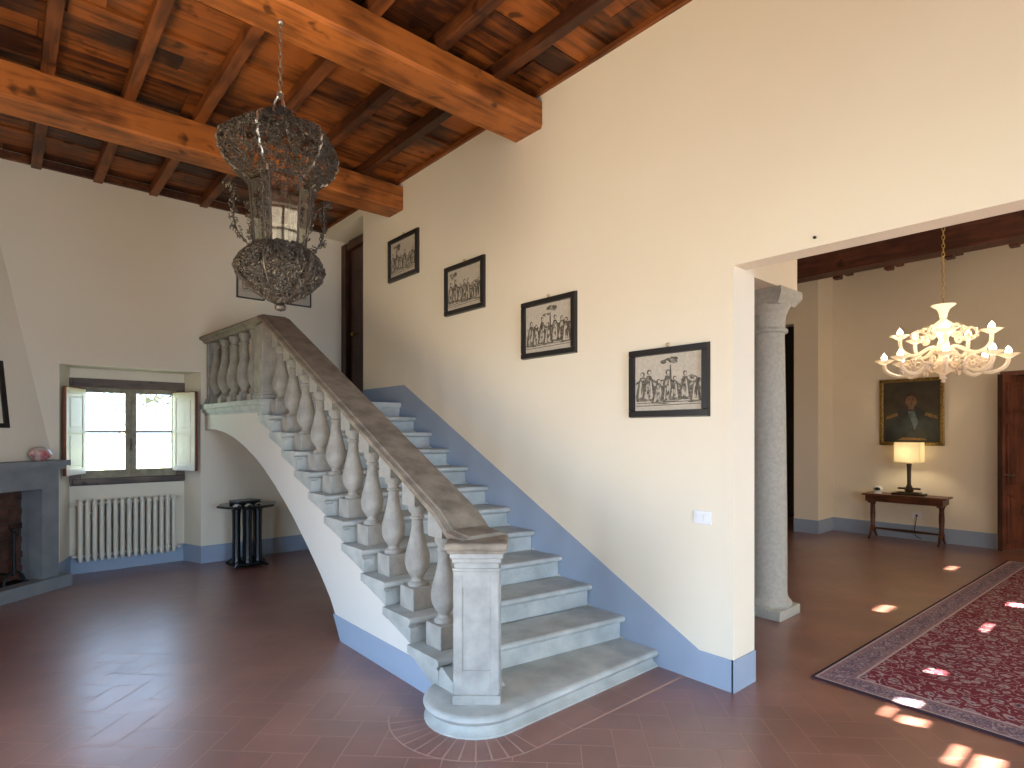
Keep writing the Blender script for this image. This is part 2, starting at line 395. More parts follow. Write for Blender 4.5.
# border row of tiles in front of the first step and the fan around its rounded end
bm = bmesh.new(); bt = bmesh.new()
NX, NY, NR = 2.03, 2.62, 0.30
quad(bm, [(2.03, 2.12, 0.0012), (3.36, 2.11, 0.0012), (3.36, 2.33, 0.0012), (2.03, 2.33, 0.0012)])
n = 5
for i in range(n):
    x0 = 2.03+i*0.27+g; x1 = 2.03+(i+1)*0.27-g
    x1 = min(x1, 3.355)
    quad(bt, [(x0, 2.128, 0.002), (x1, 2.128, 0.002), (x1, 2.33, 0.002), (x0, 2.33, 0.002)])
n = 13
for i in range(n):
    a0 = PI*0.80+i*(PI*0.70/n); a1 = PI*0.80+(i+1)*(PI*0.70/n)
    for b_, e_, z_, r1 in ((bm, 0, 0.0012, 0.50), (bt, 0.010, 0.002, 0.492)):
        quad(b_, [(NX+0.27*math.cos(a0+e_), NY+0.27*math.sin(a0+e_), z_), (NX+r1*math.cos(a0+e_), NY+r1*math.sin(a0+e_), z_),
                  (NX+r1*math.cos(a1-e_), NY+r1*math.sin(a1-e_), z_), (NX+0.27*math.cos(a1-e_), NY+0.27*math.sin(a1-e_), z_)])
struct('floor', bm, M['grout']); struct('floor', bt, M['tile'], rnd=True)

# ------------------------------------------------------------------ walls
D = 3.36
def wall_with_holes(name, plane, a0, a1, z0, z1, t0, t1, holes, material=None):
    """slab wall; plane 'x' (runs along y) or 'y' (runs along x); holes = [(a0,a1,z0,z1)]"""
    bm = bmesh.new()
    xs = sorted({a0, a1} | {h[0] for h in holes} | {h[1] for h in holes})
    xs = [x for x in xs if a0 <= x <= a1]
    for p, q in zip(xs, xs[1:]):
        mid = (p+q)/2; hs = sorted([h for h in holes if h[0] <= mid <= h[1]], key=lambda h: h[2])
        z = z0
        spans = []
        for h in hs:
            if h[2] > z+1e-6: spans.append((z, h[2]))
            z = h[3]
        if z < z1-1e-6: spans.append((z, z1))
        for s0, s1 in spans:
            if plane == 'x': box(bm, t0, t1, p, q, s0, s1)
            else: box(bm, p, q, t0, t1, s0, s1)
    return struct(name, bm, material or M['plaster'])

# stair wall with the opening to the hall (y < 1.78) and the door recess at the landing (y > 6.65)
wall_with_holes('wall_right', 'x', -2.9, 8.35, 0, 4.6, D, 3.52, [(-2.2, 1.78, 0, 2.62), (6.65, 7.83, 1.93, 4.30)])
bm = bmesh.new(); box(bm, 3.52, 3.63, 1.78, 6.65, 0, 4.6); box(bm, 3.52, 3.63, -2.9, -2.2, 0, 4.6); box(bm, 3.52, 3.67, 6.65, 7.80, 0, 1.93); box(bm, 3.52, 3.67, 6.65, 7.80, 4.30, 4.6)
struct('wall_right', bm, M['plaster'])
bm = bmesh.new(); box(bm, 3.72, 3.78, 6.3, 8.0, 1.7, 4.4); struct('wall_landing', bm, M['dark'])
# window wall with a splayed niche
bm = bmesh.new()
NZ = 2.325
box(bm, -1.7, 0.44, 7.8, 8.36, 0, 4.6)
box(bm, 1.80, 3.72, 7.8, 8.36, 0, 4.6)
box(bm, 0.44, 1.80, 7.8, 8.36, NZ, 4.6)
prism(bm, [(0.44, 7.8), (0.55, 8.15), (0.55, 8.36), (0.44, 8.36)], lambda p: (p[0], p[1], 0), lambda p: (p[0], p[1], NZ))
prism(bm, [(1.80, 7.8), (1.69, 8.15), (1.69, 8.36), (1.80, 8.36)], lambda p: (p[0], p[1], 0), lambda p: (p[0], p[1], NZ))
box(bm, 0.55, 1.69, 8.15, 8.36, 0, 0.99)
box(bm, 0.55, 1.69, 8.15, 8.36, 2.21, NZ)
struct('wall_back', bm, M['plaster'])
wall_with_holes('wall_left', 'x', -2.9, 8.35, 0, 4.6, -1.75, -1.5, [(1.4, 3.8, 0.1, 2.6)])
wall_with_holes('wall_front', 'y', -1.75, 10.45, 0, 4.6, -2.9, -2.6, [(0.3, 2.3, 0.0, 4.32), (4.35, 5.95, 0.10, 2.7), (6.9, 8.4, 0.10, 2.7), (9.5, 9.95, 0.10, 2.7)])
# hall beyond the opening
wall_with_holes('wall_hall', 'x', -2.9, 3.68, 0, 4.7, 10.2, 10.45, [(0.5, 1.55, 0, 2.36)])
bm = bmesh.new(); box(bm, 9.6, 10.45, 3.68, 4.05, 0, 4.7); box(bm, 9.6, 9.85, 4.05, 4.95, 3.35, 4.7); box(bm, 9.6, 9.85, 4.95, 8.3, 0, 4.7)
struct('wall_hall_pier', bm, M['plaster'])
bm = bmesh.new(); box(bm, 3.67, 11.9, 8.1, 8.35, 0, 4.7); struct('wall_hall_end', bm, M['plaster'])
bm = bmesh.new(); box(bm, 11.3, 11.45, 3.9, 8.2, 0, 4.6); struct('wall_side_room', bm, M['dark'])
bm = bmesh.new(); box(bm, 11.9, 12.1, -2.9, 3.9, 0, 4.6); box(bm, 10.45, 12.1, -2.95, -2.75, 0, 4.7); struct('wall_far_room', bm, M['plaster'])
# lintel wall linking the stair wall to the column
bm = bmesh.new(); box(bm, 3.60, 5.28, 2.20, 2.56, 2.83, 4.7); struct('wall_lintel', bm, M['plaster'])

# blue-grey painted bands
bm = bmesh.new()
prism(bm, [(1.78, 0), (1.78, 0.2), (2.01, 0.2), (5.66, 2.125), (6.65, 2.125), (6.65, 1.8), (5.6, 1.7), (2.4, 0)],
      lambda p: (D-0.004, p[0], p[1]), lambda p: (D+0.01, p[0], p[1]))
box(bm, D-0.004, 3.634, 1.772, 1.79, 0, 0.2)
struct('baseboard_right', bm, M['band'])
bm = bmesh.new(); box(bm, 1.80, 3.36, 7.79, 7.81, 0, 0.21)
prism(bm, [(1.80, 7.79), (1.81, 7.81), (1.69, 8.16), (1.68, 8.14)], lambda p: (p[0], p[1], 0), lambda p: (p[0], p[1], 0.21))
box(bm, 0.55, 1.69, 8.14, 8.16, 0, 0.21)
prism(bm, [(0.44, 7.79), (0.56, 8.14), (0.54, 8.16), (0.43, 7.80)], lambda p: (p[0], p[1], 0), lambda p: (p[0], p[1], 0.21))
struct('baseboard_back', bm, M['band'])
bm = bmesh.new(); box(bm, 10.19, 10.21, 1.60, 3.68, 0, 0.21); box(bm, 9.60, 10.2, 3.67, 3.69, 0, 0.21); box(bm, 9.59, 9.61, 3.67, 4.05, 0, 0.21)
box(bm, 9.59, 9.61, 4.95, 8.1, 0, 0.21)
struct('baseboard_hall', bm, M['band'])

# ------------------------------------------------------------------ ceiling: boards, joists, beams
bm = bmesh.new()
y = -2.8
while y < 7.95:
    wd = R.uniform(0.20, 0.30); x = -1.7-R.uniform(0, 1)
    while x < 3.5:
        ln = R.uniform(1.4, 2.6); dz = R.uniform(0, 0.035)
        box(bm, max(x, -1.7)+0.002, min(x+ln, 3.5)-0.002, y+0.004, min(y+wd, 7.95)-0.004, CEIL-0.022+dz, CEIL+0.03+dz)
        x += ln
    y += wd
struct('ceiling', bm, M['board'], rnd=True)
bm = bmesh.new(); box(bm, -1.75, 3.6, -2.9, 8.3, CEIL+0.06, CEIL+0.12); struct('ceiling', bm, M['dark'])
bm = bmesh.new(); box(bm, 3.60, 12.0, -2.9, 8.3, 4.62, 4.70); struct('ceiling_hall', bm, M['plaster'])
k = 1
for i in range(-3, 6):
    x = 0.25+0.525*i
    bm = bmesh.new(); box(bm, x-0.043, x+0.043, -2.6, 7.80, 4.335, CEIL-0.012, 0.006)
    struct('trim_%d' % k, bm, M['joist'], rnd=True); k += 1
# little cover strips where the boards meet the walls
bm = bmesh.new(); box(bm, 3.33, 3.36, -2.6, 7.8, CEIL-0.05, CEIL-0.01); struct('trim_%d' % k, bm, M['joist'], rnd=True); k += 1
bm = bmesh.new(); box(bm, -1.5, 3.36, 7.76, 7.8, CEIL-0.09, CEIL-0.01); struct('trim_%d' % k, bm, M['joist'], rnd=True)

def beam(name, label, x0, x1, y0, y1, z0, z1, m, sub=10, axis=0):
    bm = bmesh.new()
    t = thing(name, ((x0+x1)/2, (y0+y1)/2, z0), label, 'beam', 'great ceiling beams')
    n = sub
    rr = []
    for i in range(n+1):
        f = i/n
        d = [R.uniform(-0.008, 0.008) for _ in range(4)]
        c = 0.02
        if axis == 0:
            X = x0+(x1-x0)*f
            ring = [(X, y0+d[0], z0+c), (X, y0+c, z0+d[1]), (X, y1-c, z0+d[1]), (X, y1+d[2], z0+c), (X, y1+d[2], z1), (X, y0+d[0], z1)]
        else:
            Y = y0+(y1-y0)*f
            ring = [(x0+d[0], Y, z0+c), (x0+c, Y, z0+d[1]), (x1-c, Y, z0+d[1]), (x1, Y, z0+c), (x1, Y, z1), (x0+d[0], Y, z1)]
        rr.append([bm.verts.new(v) for v in ring])
    for a, b in zip(rr, rr[1:]):
        for j in range(6): bm.faces.new((a[j], a[(j+1) % 6], b[(j+1) % 6], b[j]))
    bm.faces.new(rr[0]); bm.faces.new(list(reversed(rr[-1])))
    obj('timber', bm, m, t, world=True, rnd=True)
    return t
beam('ceiling_beam', 'great brown timber beam crossing the ceiling nearest the viewer, the lantern hangs from it', -1.5, D, 3.45, 3.80, 4.13, 4.34, M['beam'])
beam('ceiling_beam', 'brown timber beam crossing the ceiling behind the lantern, farther from the viewer', -1.5, D, 5.68, 6.02, 4.08, 4.34, M['beam'])
b3 = beam('ceiling_beam', 'dark red-brown beam along the top of the hall wall above the chandelier', 9.25, 9.60, -2.6, 8.10, 3.98, 4.62, M['beam_y'], axis=1)
for y in (3.42, 2.73, 2.01, 1.34):
    bm = bmesh.new(); box(bm, 9.60, 9.74, y-0.05, y+0.05, 3.955, 4.10, 0.01); obj('corbel', bm, M['beam_y'], b3, world=True, rnd=True)
    bm = bmesh.new(); box(bm, 9.83, 10.2, y-0.05, y+0.05, 4.10, 4.16, 0.01); obj('corbel', bm, M['beam_y'], b3, world=True, rnd=True)

# ------------------------------------------------------------------ window with shutters, outside
bm = bmesh.new()
box(bm, 0.57, 1.69, 8.12, 8.22, 2.11, 2.21, 0.008)
box(bm, 0.57, 1.69, 8.10, 8.22, 1.00, 1.07, 0.01)
box(bm, 0.545, 0.65, 8.13, 8.22, 1.0, 2.21, 0.004); box(bm, 1.60, 1.695, 8.13, 8.22, 1.0, 2.21, 0.004); box(bm, 0.55, 1.69, 8.16, 8.30, 0.97, 1.02); box(bm, 0.55, 1.69, 8.16, 8.30, 2.2, 2.24)
win = struct('window_1', bm, M['window_wood'])
for nm, xa, xb in (('casement', 0.645, 1.131), ('casement', 1.131, 1.61)):
    bm = bmesh.new()
    for a, b, c, d in ((xa, xa+0.055, 1.06, 2.12), (xb-0.055, xb, 1.06, 2.12), (xa+.05, xb-.05, 1.06, 1.16), (xa+.05, xb-.05, 2.055, 2.12)):
        box(bm, a, b, 8.15, 8.20, c, d, 0.004)
    box(bm, xa+.04, xb-.04, 8.165, 8.185, 1.59, 1.615)
    c_ = obj(nm, bm, M['casement_paint'], win)
    bm = bmesh.new(); box(bm, xa+0.04, xb-0.04, 8.172, 8.178, 1.12, 2.08); obj('glass_pane', bm, M['pane'], c_)
bm = bmesh.new(); sphere(bm, (1.13, 8.135, 1.45), 0.014); box(bm, 1.12, 1.14, 8.13, 8.15, 1.38, 1.52, 0.004); obj('handle', bm, M['bronze'], win)

def shutter(hx, hy, fx, fy, label, face_side):
    """folding shutter leaf from its hinge to its free edge"""
    L_ = math.hypot(fx-hx, fy-hy); ang = math.atan2(fy-hy, fx-hx)
    t = thing('window_shutter', (hx, hy, 1.13), label, 'shutter', 'inside window shutters', rz=ang)
    H = 0.95
    bm = bmesh.new()
    for a, b, c, d in ((0, 0.06, 0, H), (L_-0.06, L_, 0, H), (0.06, L_-0.06, 0, 0.07), (0.06, L_-0.06, H-0.07, H), (0.06, L_-0.06, H/2-0.02, H/2+0.02)):
        box(bm, a, b, -0.014, 0.014, c, d, 0.003)
    obj('shutter_frame', bm, M['shutter_face'], t)
    for c, d in ((0.07, H/2-0.02), (H/2+0.02, H-0.07)):
        bm = bmesh.new(); box(bm, 0.06, L_-0.06, -0.006, 0.006, c, d); box(bm, 0.085, L_-0.085, -0.011, 0.011, c+0.03, d-0.03, 0.004)
        obj('shutter_panel', bm, M['shutter_face'], t)
    bm = bmesh.new(); box(bm, L_, L_+0.012, -0.016, 0.016, 0, H); box(bm, 0.0, L_, -0.016, 0.016, H, H+0.01); obj('shutter_edge', bm, M['shutter_edge'], t, label='red-brown painted edge')
    for z in (0.15, 0.8):
        bm = bmesh.new(); tube(bm, [(0, 0, z), (0, 0, z+0.07)], 0.010); obj('hinge', bm, M['black_iron'], t)
shutter(0.685, 8.13, 0.485, 7.765, 'cream panelled shutter folded inward on the left of the window, beside the fireplace', 1)
shutter(1.57, 8.13, 1.735, 7.76, 'brown-edged panelled shutter folded inward on the right of the window, towards the stairs', 1)

# garden seen through the window
bm = bmesh.new(); quad(bm, [(-60, 8.6, -0.4), (60, 8.6, -0.4), (60, 120, -0.4), (-60, 120, -0.4)])
struct('ground_lawn', bm, M['grass'])
def tree(x, y, h, cr, label):
    t = thing('tree', (x, y, -0.4), label, 'tree', 'garden trees beyond the window')
    bm = bmesh.new(); tube(bm, [(0, 0, 0), (0.1, 0, h*0.4), (0, 0.1, h*0.8)], [0.25, 0.18, 0.06]); obj('trunk', bm, M['bark'], t, smooth=True)
    bm = bmesh.new()
    for i in range(420):
        th = R.uniform(0, 2*PI); ph = math.acos(R.uniform(-1, 1)); rr = cr*R.uniform(0.4, 1)
        c = Vector((rr*math.sin(ph)*math.cos(th), rr*math.sin(ph)*math.sin(th), h*0.62+rr*0.75*math.cos(ph)))
        s = R.uniform(0.25, 0.5)
        q = [c+Vector((R.uniform(-s, s), R.uniform(-s, s), R.uniform(-s, s))) for _ in range(3)]
        quad(bm, q)
    obj('foliage', bm, M['leaves'], t)
tree(-2.2, 42, 9, 4.2, 'hazy green tree beyond the lawn seen in the left window pane')
tree(6.0, 47, 10, 4.5, 'hazy green tree beyond the lawn seen in the right window pane')
tree(1.6, 60, 8, 4.0, 'distant pale tree between the two nearer garden trees')

# front windows and glazed doors that let the daylight in
def big_window(n, plane, a0, a1, z0, z1, t, nx, nz):
    bm = bmesh.new(); f = 0.05
    def B(p, q, r, s):
        if plane == 'y': box(bm, p, q, t-0.03, t+0.03, r, s)
        else: box(bm, t-0.03, t+0.03, p, q, r, s)
    B(a0, a0+f, z0, z1); B(a1-f, a1, z0, z1); B(a0+f, a1-f, z0, z0+f); B(a0+f, a1-f, z1-f, z1)
    for i in range(1, nx): x = a0+(a1-a0)*i/nx; B(x-0.02, x+0.02, z0+f, z1-f)
    for i in range(1, nz): z = z0+(z1-z0)*i/nz; B(a0+f, a1-f, z-0.012, z+0.012)
    struct('window_%d' % n, bm, M['casement_paint'])
big_window(2, 'x', 1.4, 3.8, 0.1, 2.6, -1.62, 4, 3)
big_window(3, 'y', 0.3, 2.3, 0.0, 3.3, -2.75, 4, 4)
bm = bmesh.new()   # semicircular fanlight over the glazed door, and the wall spandrels around it
for i in range(20):
    a0, a1 = PI*i/20, PI*(i+1)/20
    A = (1.3+math.cos(a0), 3.3+math.sin(a0)); B_ = (1.3+math.cos(a1), 3.3+math.sin(a1))
    prism(bm, [A, B_, (B_[0], 4.34), (A[0], 4.34)], lambda p: (p[0], -2.9, p[1]), lambda p: (p[0], -2.6, p[1]))
struct('wall_arch', bm, M['white_plaster'])
bm = bmesh.new()
for i in range(1, 6):
    a = PI*i/6; tube(bm, [(1.3+0.3*math.cos(a), -2.75, 3.3+0.3*math.sin(a)), (1.3+math.cos(a), -2.75, 3.3+math.sin(a))], 0.02, 6)
for rr in (0.3, 0.65, 0.98): tube(bm, [(1.3+rr*math.cos(PI*i/20), -2.75, 3.3+rr*math.sin(PI*i/20)) for i in range(21)], 0.02, 6)
struct('window_6', bm, M['casement_paint'])
bm = bmesh.new(); box(bm, -1.75, 3.4, -9.9, -2.9, 4.5, 4.62); struct('porch_sun_block', bm, M['white_plaster'])  # unseen roof slab added to keep the sun off the glazed door
# unseen panels added to block the sun; cut gaps shape its floor patches
def sun_mask(n, a0, a1, z0, z1, gaps):
    bm = bmesh.new(); xs = sorted({a0, a1} | {g_[0] for g_ in gaps} | {g_[1] for g_ in gaps})
    for p, q in zip(xs, xs[1:]):
        mid = (p+q)/2; z = z0
        for g_ in sorted([g_ for g_ in gaps if g_[0] < mid < g_[1]], key=lambda g_: g_[2]):
            box(bm, p, q, -2.67, -2.63, z, g_[2]); z = g_[3]
        box(bm, p, q, -2.67, -2.63, z, z1)
    struct('window_%d' % n, bm, M['window_wood'])  # added sun-blocking panel, only numbered along with the windows
sun_mask(4, 4.35, 5.95, 0.1, 2.7, [(4.40, 4.66, 1.79, 1.86), (4.46, 4.72, 1.875, 1.915), (4.84, 4.96, 1.99, 2.07), (4.88, 5.05, 2.085, 2.12), (5.08, 5.20, 2.05, 2.12), (5.74, 5.84, 2.06, 2.12)])
sun_mask(5, 6.9, 8.4, 0.1, 2.7, [(6.98, 7.30, 2.055, 2.085), (7.22, 7.50, 2.44, 2.50), (8.02, 8.20, 2.0, 2.08)])
sun_mask(7, 9.5, 9.95, 0.1, 2.7, [(9.6, 9.9, 2.44, 2.49)])

# ------------------------------------------------------------------ landing door
bm = bmesh.new()
box(bm, 3.60, 3.70, 7.66, 7.80, 1.93, 4.24, 0.01); box(bm, 3.60, 3.70, 6.66, 6.74, 1.93, 4.24, 0.01); box(bm, 3.60, 3.70, 6.74, 7.62, 4.14, 4.24, 0.01)
d1 = struct('door_1', bm, M['dark_wood'])
bm = bmesh.new(); box(bm, 3.66, 3.70, 6.75, 7.60, 1.94, 4.13, 0.004)
for z0, z1 in ((2.05, 2.8), (2.95, 3.7), (3.8, 4.05)):
    for y0, y1 in ((6.85, 7.12), (7.22, 7.50)): box(bm, 3.648, 3.67, y0, y1, z0, z1, 0.008)
obj('door_leaf', bm, M['dark_wood'], d1)
bm = bmesh.new(); sphere(bm, (3.62, 7.48, 2.95), 0.025); tube(bm, [(3.66, 7.48, 2.95), (3.62, 7.48, 2.95)], 0.01); obj('door_handle', bm, M['brass'], d1)

# ------------------------------------------------------------------ staircase
DZ = 0.165; DY = 0.3126; Z1 = 0.113
XI, XO = 3.352, 1.915     # wall side, outer side of the stone
yf = lambda k: 2.315+DY*(k-1)              # nosing line at the wall
of = lambda k: yf(k)+0.20                  # at the outer string
zt = lambda k: Z1+DZ*(k-1)
st = thing('staircase', (2.6, 2.3, 0), 'straight grey stone staircase with a pear-shaped baluster handrail over a white arched underside', 'staircase')
def line(k, x, back=0.0):
    f = (XI-x)/(XI-XO)
    return yf(k)+0.20*f+back
def hskew(bm, xa, xb, prof, k):
    prism(bm, prof, lambda p: (xa, line(k, xa)+p[0], p[1]), lambda p: (xb, line(k, xb)+p[0], p[1]))
def nosing_prof(z, dep):
    return [(0.012, z-0.052), (-0.012, z-0.045), (-0.026, z-0.036), (-0.032, z-0.024), (-0.030, z-0.010), (-0.020, z-0.002), (-0.008, z), (dep, z), (dep, z-0.052)]
# first step with its rounded end
def bull(rad, z, y0, inset):
    pts = [(XI, y0), ]
    cx, cy = NX, NY
    a0 = math.asin(max(-1, min(1, (y0-cy)/rad))) if abs(y0-cy) < rad else -PI/2
    a0 = -PI-a0 if False else a0
    ang_start = -PI/2
    n = 22
    for i in range(n+1):
        a = -PI/2 - i*(PI*0.95)/n
        pts.append((cx+rad*math.cos(a), cy+rad*math.sin(a)))
    pts.append((XO+0.1, 3.0)); pts.append((XI, 2.75))
    return [(p[0], p[1], z) for p in pts]
bm = bmesh.new()
lv = [(NR-0.0, 0.0), (NR+0.0, 0.012), (NR-0.035, 0.03), (NR-0.045, 0.052), (NR-0.030, 0.060), (NR-0.012, 0.066), (NR-0.0, 0.078), (NR+0.006, 0.09), (NR+0.0, 0.104), (NR-0.014, 0.112), (NR-0.03, 0.113)]
rings = []
for rad, z in lv:
    rings.append([bm.verts.new(p) for p in bull(rad, z, NY-rad, 0)])
for a, b in zip(rings, rings[1:]):
    m_ = len(a)
    for i in range(m_): bm.faces.new((a[i], a[(i+1) % m_], b[(i+1) % m_], b[i]))
bm.faces.new(rings[-1]); bm.faces.new(list(reversed(rings[0])))
obj('step', bm, M['step_stone'], st, smooth=True, world=True)
for k in range(2, 13):
    z = zt(k); dep = DY+0.06 if k < 12 else 1.95
    bm = bmesh.new()
    if k < 12:
        hskew(bm, XI, XO-0.03, nosing_prof(z, dep-0.06), k)
        # riser block, its outer end undercut to a bracket
        prism(bm, [(0.014, z-DZ-0.001), (0.014, z-0.05), (DY+0.012, z-0.05), (DY+0.012, z-0.075)],
              lambda p: (XI, line(k, XI)+p[0], p[1]), lambda p: (XO, line(k, XO)+p[0], p[1]))
        # side return moulding
        for ins, za, zb in ((0.0, z-0.062, z-0.050), (0.012, z-0.076, z-0.062)):
            xx = XO-0.022+ins
            prism(bm, [(0.0+ins, za), (DY, za), (DY, zb), (0.0, zb)], lambda p: (XO+0.04, line(k, XO)+p[0], p[1]), lambda p: (xx, line(k, XO)+p[0], p[1]))
        obj('step', bm, M['step_stone'], st, world=True)
    else:
        # landing slab: skewed front, outer edge flaring slightly towards the window wall
        def outx(y): return 1.885-0.055*max(0, y-6.0)
        for pr in ((z-0.052, z, 0.0), (z-0.10, z-0.052, 0.03), (z-0.13, z-0.10, 0.05)):
            za, zb, ins = pr
            yl = line(12, XO)+ins-0.03
            P = [(XI, yf(12)+ins-0.03), (outx(yl)+ins, yl), (outx(7.8)+ins, 7.795), (XI, 7.795)]
            prism(bm, P, lambda p: (p[0], p[1], za), lambda p: (p[0], p[1], zb))
        P = [(XI, yf(12)+0.01), (XO, line(12, XO)+0.01), (XO, line(12, XO)+0.12), (XI, yf(12)+0.12)]
        prism(bm, P, lambda p: (p[0], p[1], z-DZ), lambda p: (p[0], p[1], z-0.04))
        obj('landing', bm, M['step_stone'], st, world=True)
        bm = bmesh.new(); P = [(XI, 6.655), (3.71, 6.655), (3.71, 7.795), (XI, 7.795)]
        prism(bm, P, lambda p: (p[0], p[1], z-0.05), lambda p: (p[0], p[1], z)); obj('threshold', bm, M['step_stone'], st, world=True)

bm = bmesh.new()
prism(bm, [(2.56, 0.10), (of(2)-0.02, zt(2)-0.05), (of(3)+0.01, zt(2)-0.05), (of(3)+0.01, zt(2)-0.075), (2.93, 0.10), (2.80, 0.06), (2.6, 0.06)], lambda p: (XO+0.003, p[0], p[1]), lambda p: (XO+0.3, p[0], p[1]))
obj('bracket_stone', bm, M['step_stone'], st, world=True)
# white arched body under the flight
arch = [(4.20, 0.0), (4.36, 0.22), (4.57, 0.44), (4.85, 0.62), (5.19, 0.85), (5.56, 1.08), (5.90, 1.25), (6.20, 1.37), (6.50, 1.47), (6.80, 1.54), (7.10, 1.595), (7.39, 1.625), (7.60, 1.63), (7.795, 1.615)]
arch = [(4.20, 0.0), (4.28, 0.15), (4.40, 0.29), (4.60, 0.45), (4.87, 0.64), (5.19, 0.845), (5.40, 0.965), (5.65, 1.095), (5.92, 1.22), (6.20, 1.345), (6.50, 1.455), (6.80, 1.54), (7.10, 1.60), (7.39, 1.63), (7.60, 1.632), (7.795, 1.62)]
top = [(7.795, 1.80), (of(12)+0.05, 1.80)]
for k in range(11, 1, -1): top += [(of(k+1)+0.01, zt(k)-0.085), (of(k)+0.04, zt(k)-DZ-0.03)]
top += [(2.74, 0.08), (2.74, 0.0)]
bm = bmesh.new()
XW = 1.94
def _at(tab, y):
    for (a_, b_), (c_, d_) in zip(tab, tab[1:]):
        if a_-1e-9 <= y <= c_+1e-9: return b_ + (d_-b_)*(0 if c_ == a_ else (y-a_)/(c_-a_))
    return tab[-1][1]
tops = sorted([(p[0], p[1]) for p in top if p[1] > 0.01])
bots = [(2.74, 0.0), (4.1999, 0.0)]+arch
ys = sorted({p[0] for p in tops} | {p[0] for p in bots})
ys = [y_ for i_, y_ in enumerate(ys) if i_ == 0 or y_-ys[i_-1] > 1e-3]
cols = []
for y_ in ys:
    xo = XW-0.055*max(0, y_-6.0); z0_, z1_ = _at(bots, y_), _at(tops, y_)
    cols.append([bm.verts.new(v) for v in ((xo, y_, z0_), (xo, y_, z1_), (XI, y_, z1_), (XI, y_, z0_))])
for a_, b_ in zip(cols, cols[1:]):
    for i_ in range(4): bm.faces.new((a_[i_], a_[(i_+1) % 4], b_[(i_+1) % 4], b_[i_]))
bm.faces.new(cols[0]); bm.faces.new(list(reversed(cols[-1])))
obj('arched_wall', bm, M['white_plaster'], st, world=True, label='white plastered arched underside')
bm = bmesh.new()
prism(bm, [(2.76, 0.0), (4.205, 0.0), (4.335, 0.18), (2.76, 0.18)], lambda p: (XW-0.006, p[0], p[1]), lambda p: (XW+0.01, p[0], p[1]))
obj('painted_band', bm, M['band'], st, world=True, label='blue-grey painted band')

# balusters
def bal_profile(h):
    s = h/0.53
    return [(0.001, 0), (0.062, 0), (0.064, 0.012*s), (0.060, 0.022*s), (0.042, 0.032*s), (0.036, 0.048*s), (0.040, 0.058*s), (0.058, 0.080*s), (0.074, 0.110*s),
            (0.082, 0.145*s), (0.083, 0.175*s), (0.078, 0.21*s), (0.068, 0.25*s), (0.057, 0.29*s), (0.048, 0.33*s), (0.041, 0.37*s), (0.037, 0.41*s), (0.036, 0.435*s),
            (0.046, 0.442*s), (0.048, 0.452*s), (0.038, 0.460*s), (0.040, 0.475*s), (0.054, 0.488*s), (0.060, 0.50*s), (0.060, 0.53*s), (0.001, 0.53*s)]
RX = 2.06
def zb(y): return 1.803+0.522*(y-4.316)     # underside of the sloping rail
PL = 0.145
first = None
def baluster_mesh(h):
    bm = bmesh.new(); lathe(bm, bal_profile(h), 20); return bm
def plinth_mesh(h, w_=0.082):
    bm = bmesh.new(); box(bm, -w_, w_, -w_, w_, 0, h, 0.005); return bm
HB = 0.53
for k in range(2, 12):
    y = of(k)+0.165; z = zt(k)
    zc = z+PL+HB
    if first is None:
        b = obj('baluster', baluster_mesh(HB), M['stone'], st, smooth=True)
        p = obj('plinth', plinth_mesh(PL), M['stone'], b); p.location = (0, 0, -PL)
        # wedge block filling up to the sloping rail
        bm = bmesh.new(); dz0 = zb(y-0.085)-zc; dz1 = zb(y+0.085)-zc
        prism(bm, [(-0.07, 0), (0.085, 0), (0.085, dz1+0.02), (-0.07, dz0+0.02)], lambda q: (-0.065, q[0], q[1]+HB), lambda q: (0.065, q[0], q[1]+HB))
        wdg = obj('wedge_block', bm, M['stone'], b)
        first = b
    else:
        b = first.copy(); COL.objects.link(b)
        for ch in list(first.children):
            c = ch.copy(); COL.objects.link(c); c.parent = b
    b.location = Vector((RX, y, z+PL))-st.location
# landing balusters (slightly taller clear height)
HL = 2.685-1.93-0.07
firstL = None
for i in range(5):
    y = 6.42+0.31*i; x = RX-0.055*(y-6.0)-0.03
    if firstL is None:
        b = obj('baluster', baluster_mesh(HL), M['stone'], st, smooth=True)
        p = obj('plinth', plinth_mesh(0.075, 0.07), M['stone'], b); p.location = (0, 0, -0.072); firstL = b
    else:
        b = firstL.copy(); COL.objects.link(b)
        for ch in list(firstL.children):
            c = ch.copy(); COL.objects.link(c); c.parent = b
    b.location = Vector((x, y, 1.93+0.07))-st.location

# corner newel on the landing and pilaster at the wall
def newel(y0, y1, x0, x1, z0, z1):
    bm = bmesh.new(); box(bm, x0, x1, y0, y1, z0, z1, 0.006); box(bm, x0-0.02, x1+0.02, y0-0.03, y1+0.02, z0, z0+0.05, 0.012)
    box(bm, x0-0.01, x1+0.01, y0-0.015, y1+0.01, z0+0.05, z0+0.075, 0.008); box(bm, x0+0.0, x1, y0-0.01, y1+0.01, z1-0.05, z1, 0.006)
    obj('newel_post', bm, M['stone'], st, world=True)
newel(6.00, 6.26, 1.94, 2.18, 1.93, 2.735)
newel(7.73, 7.795, 1.86, 2.08, 1.93, 2.71)

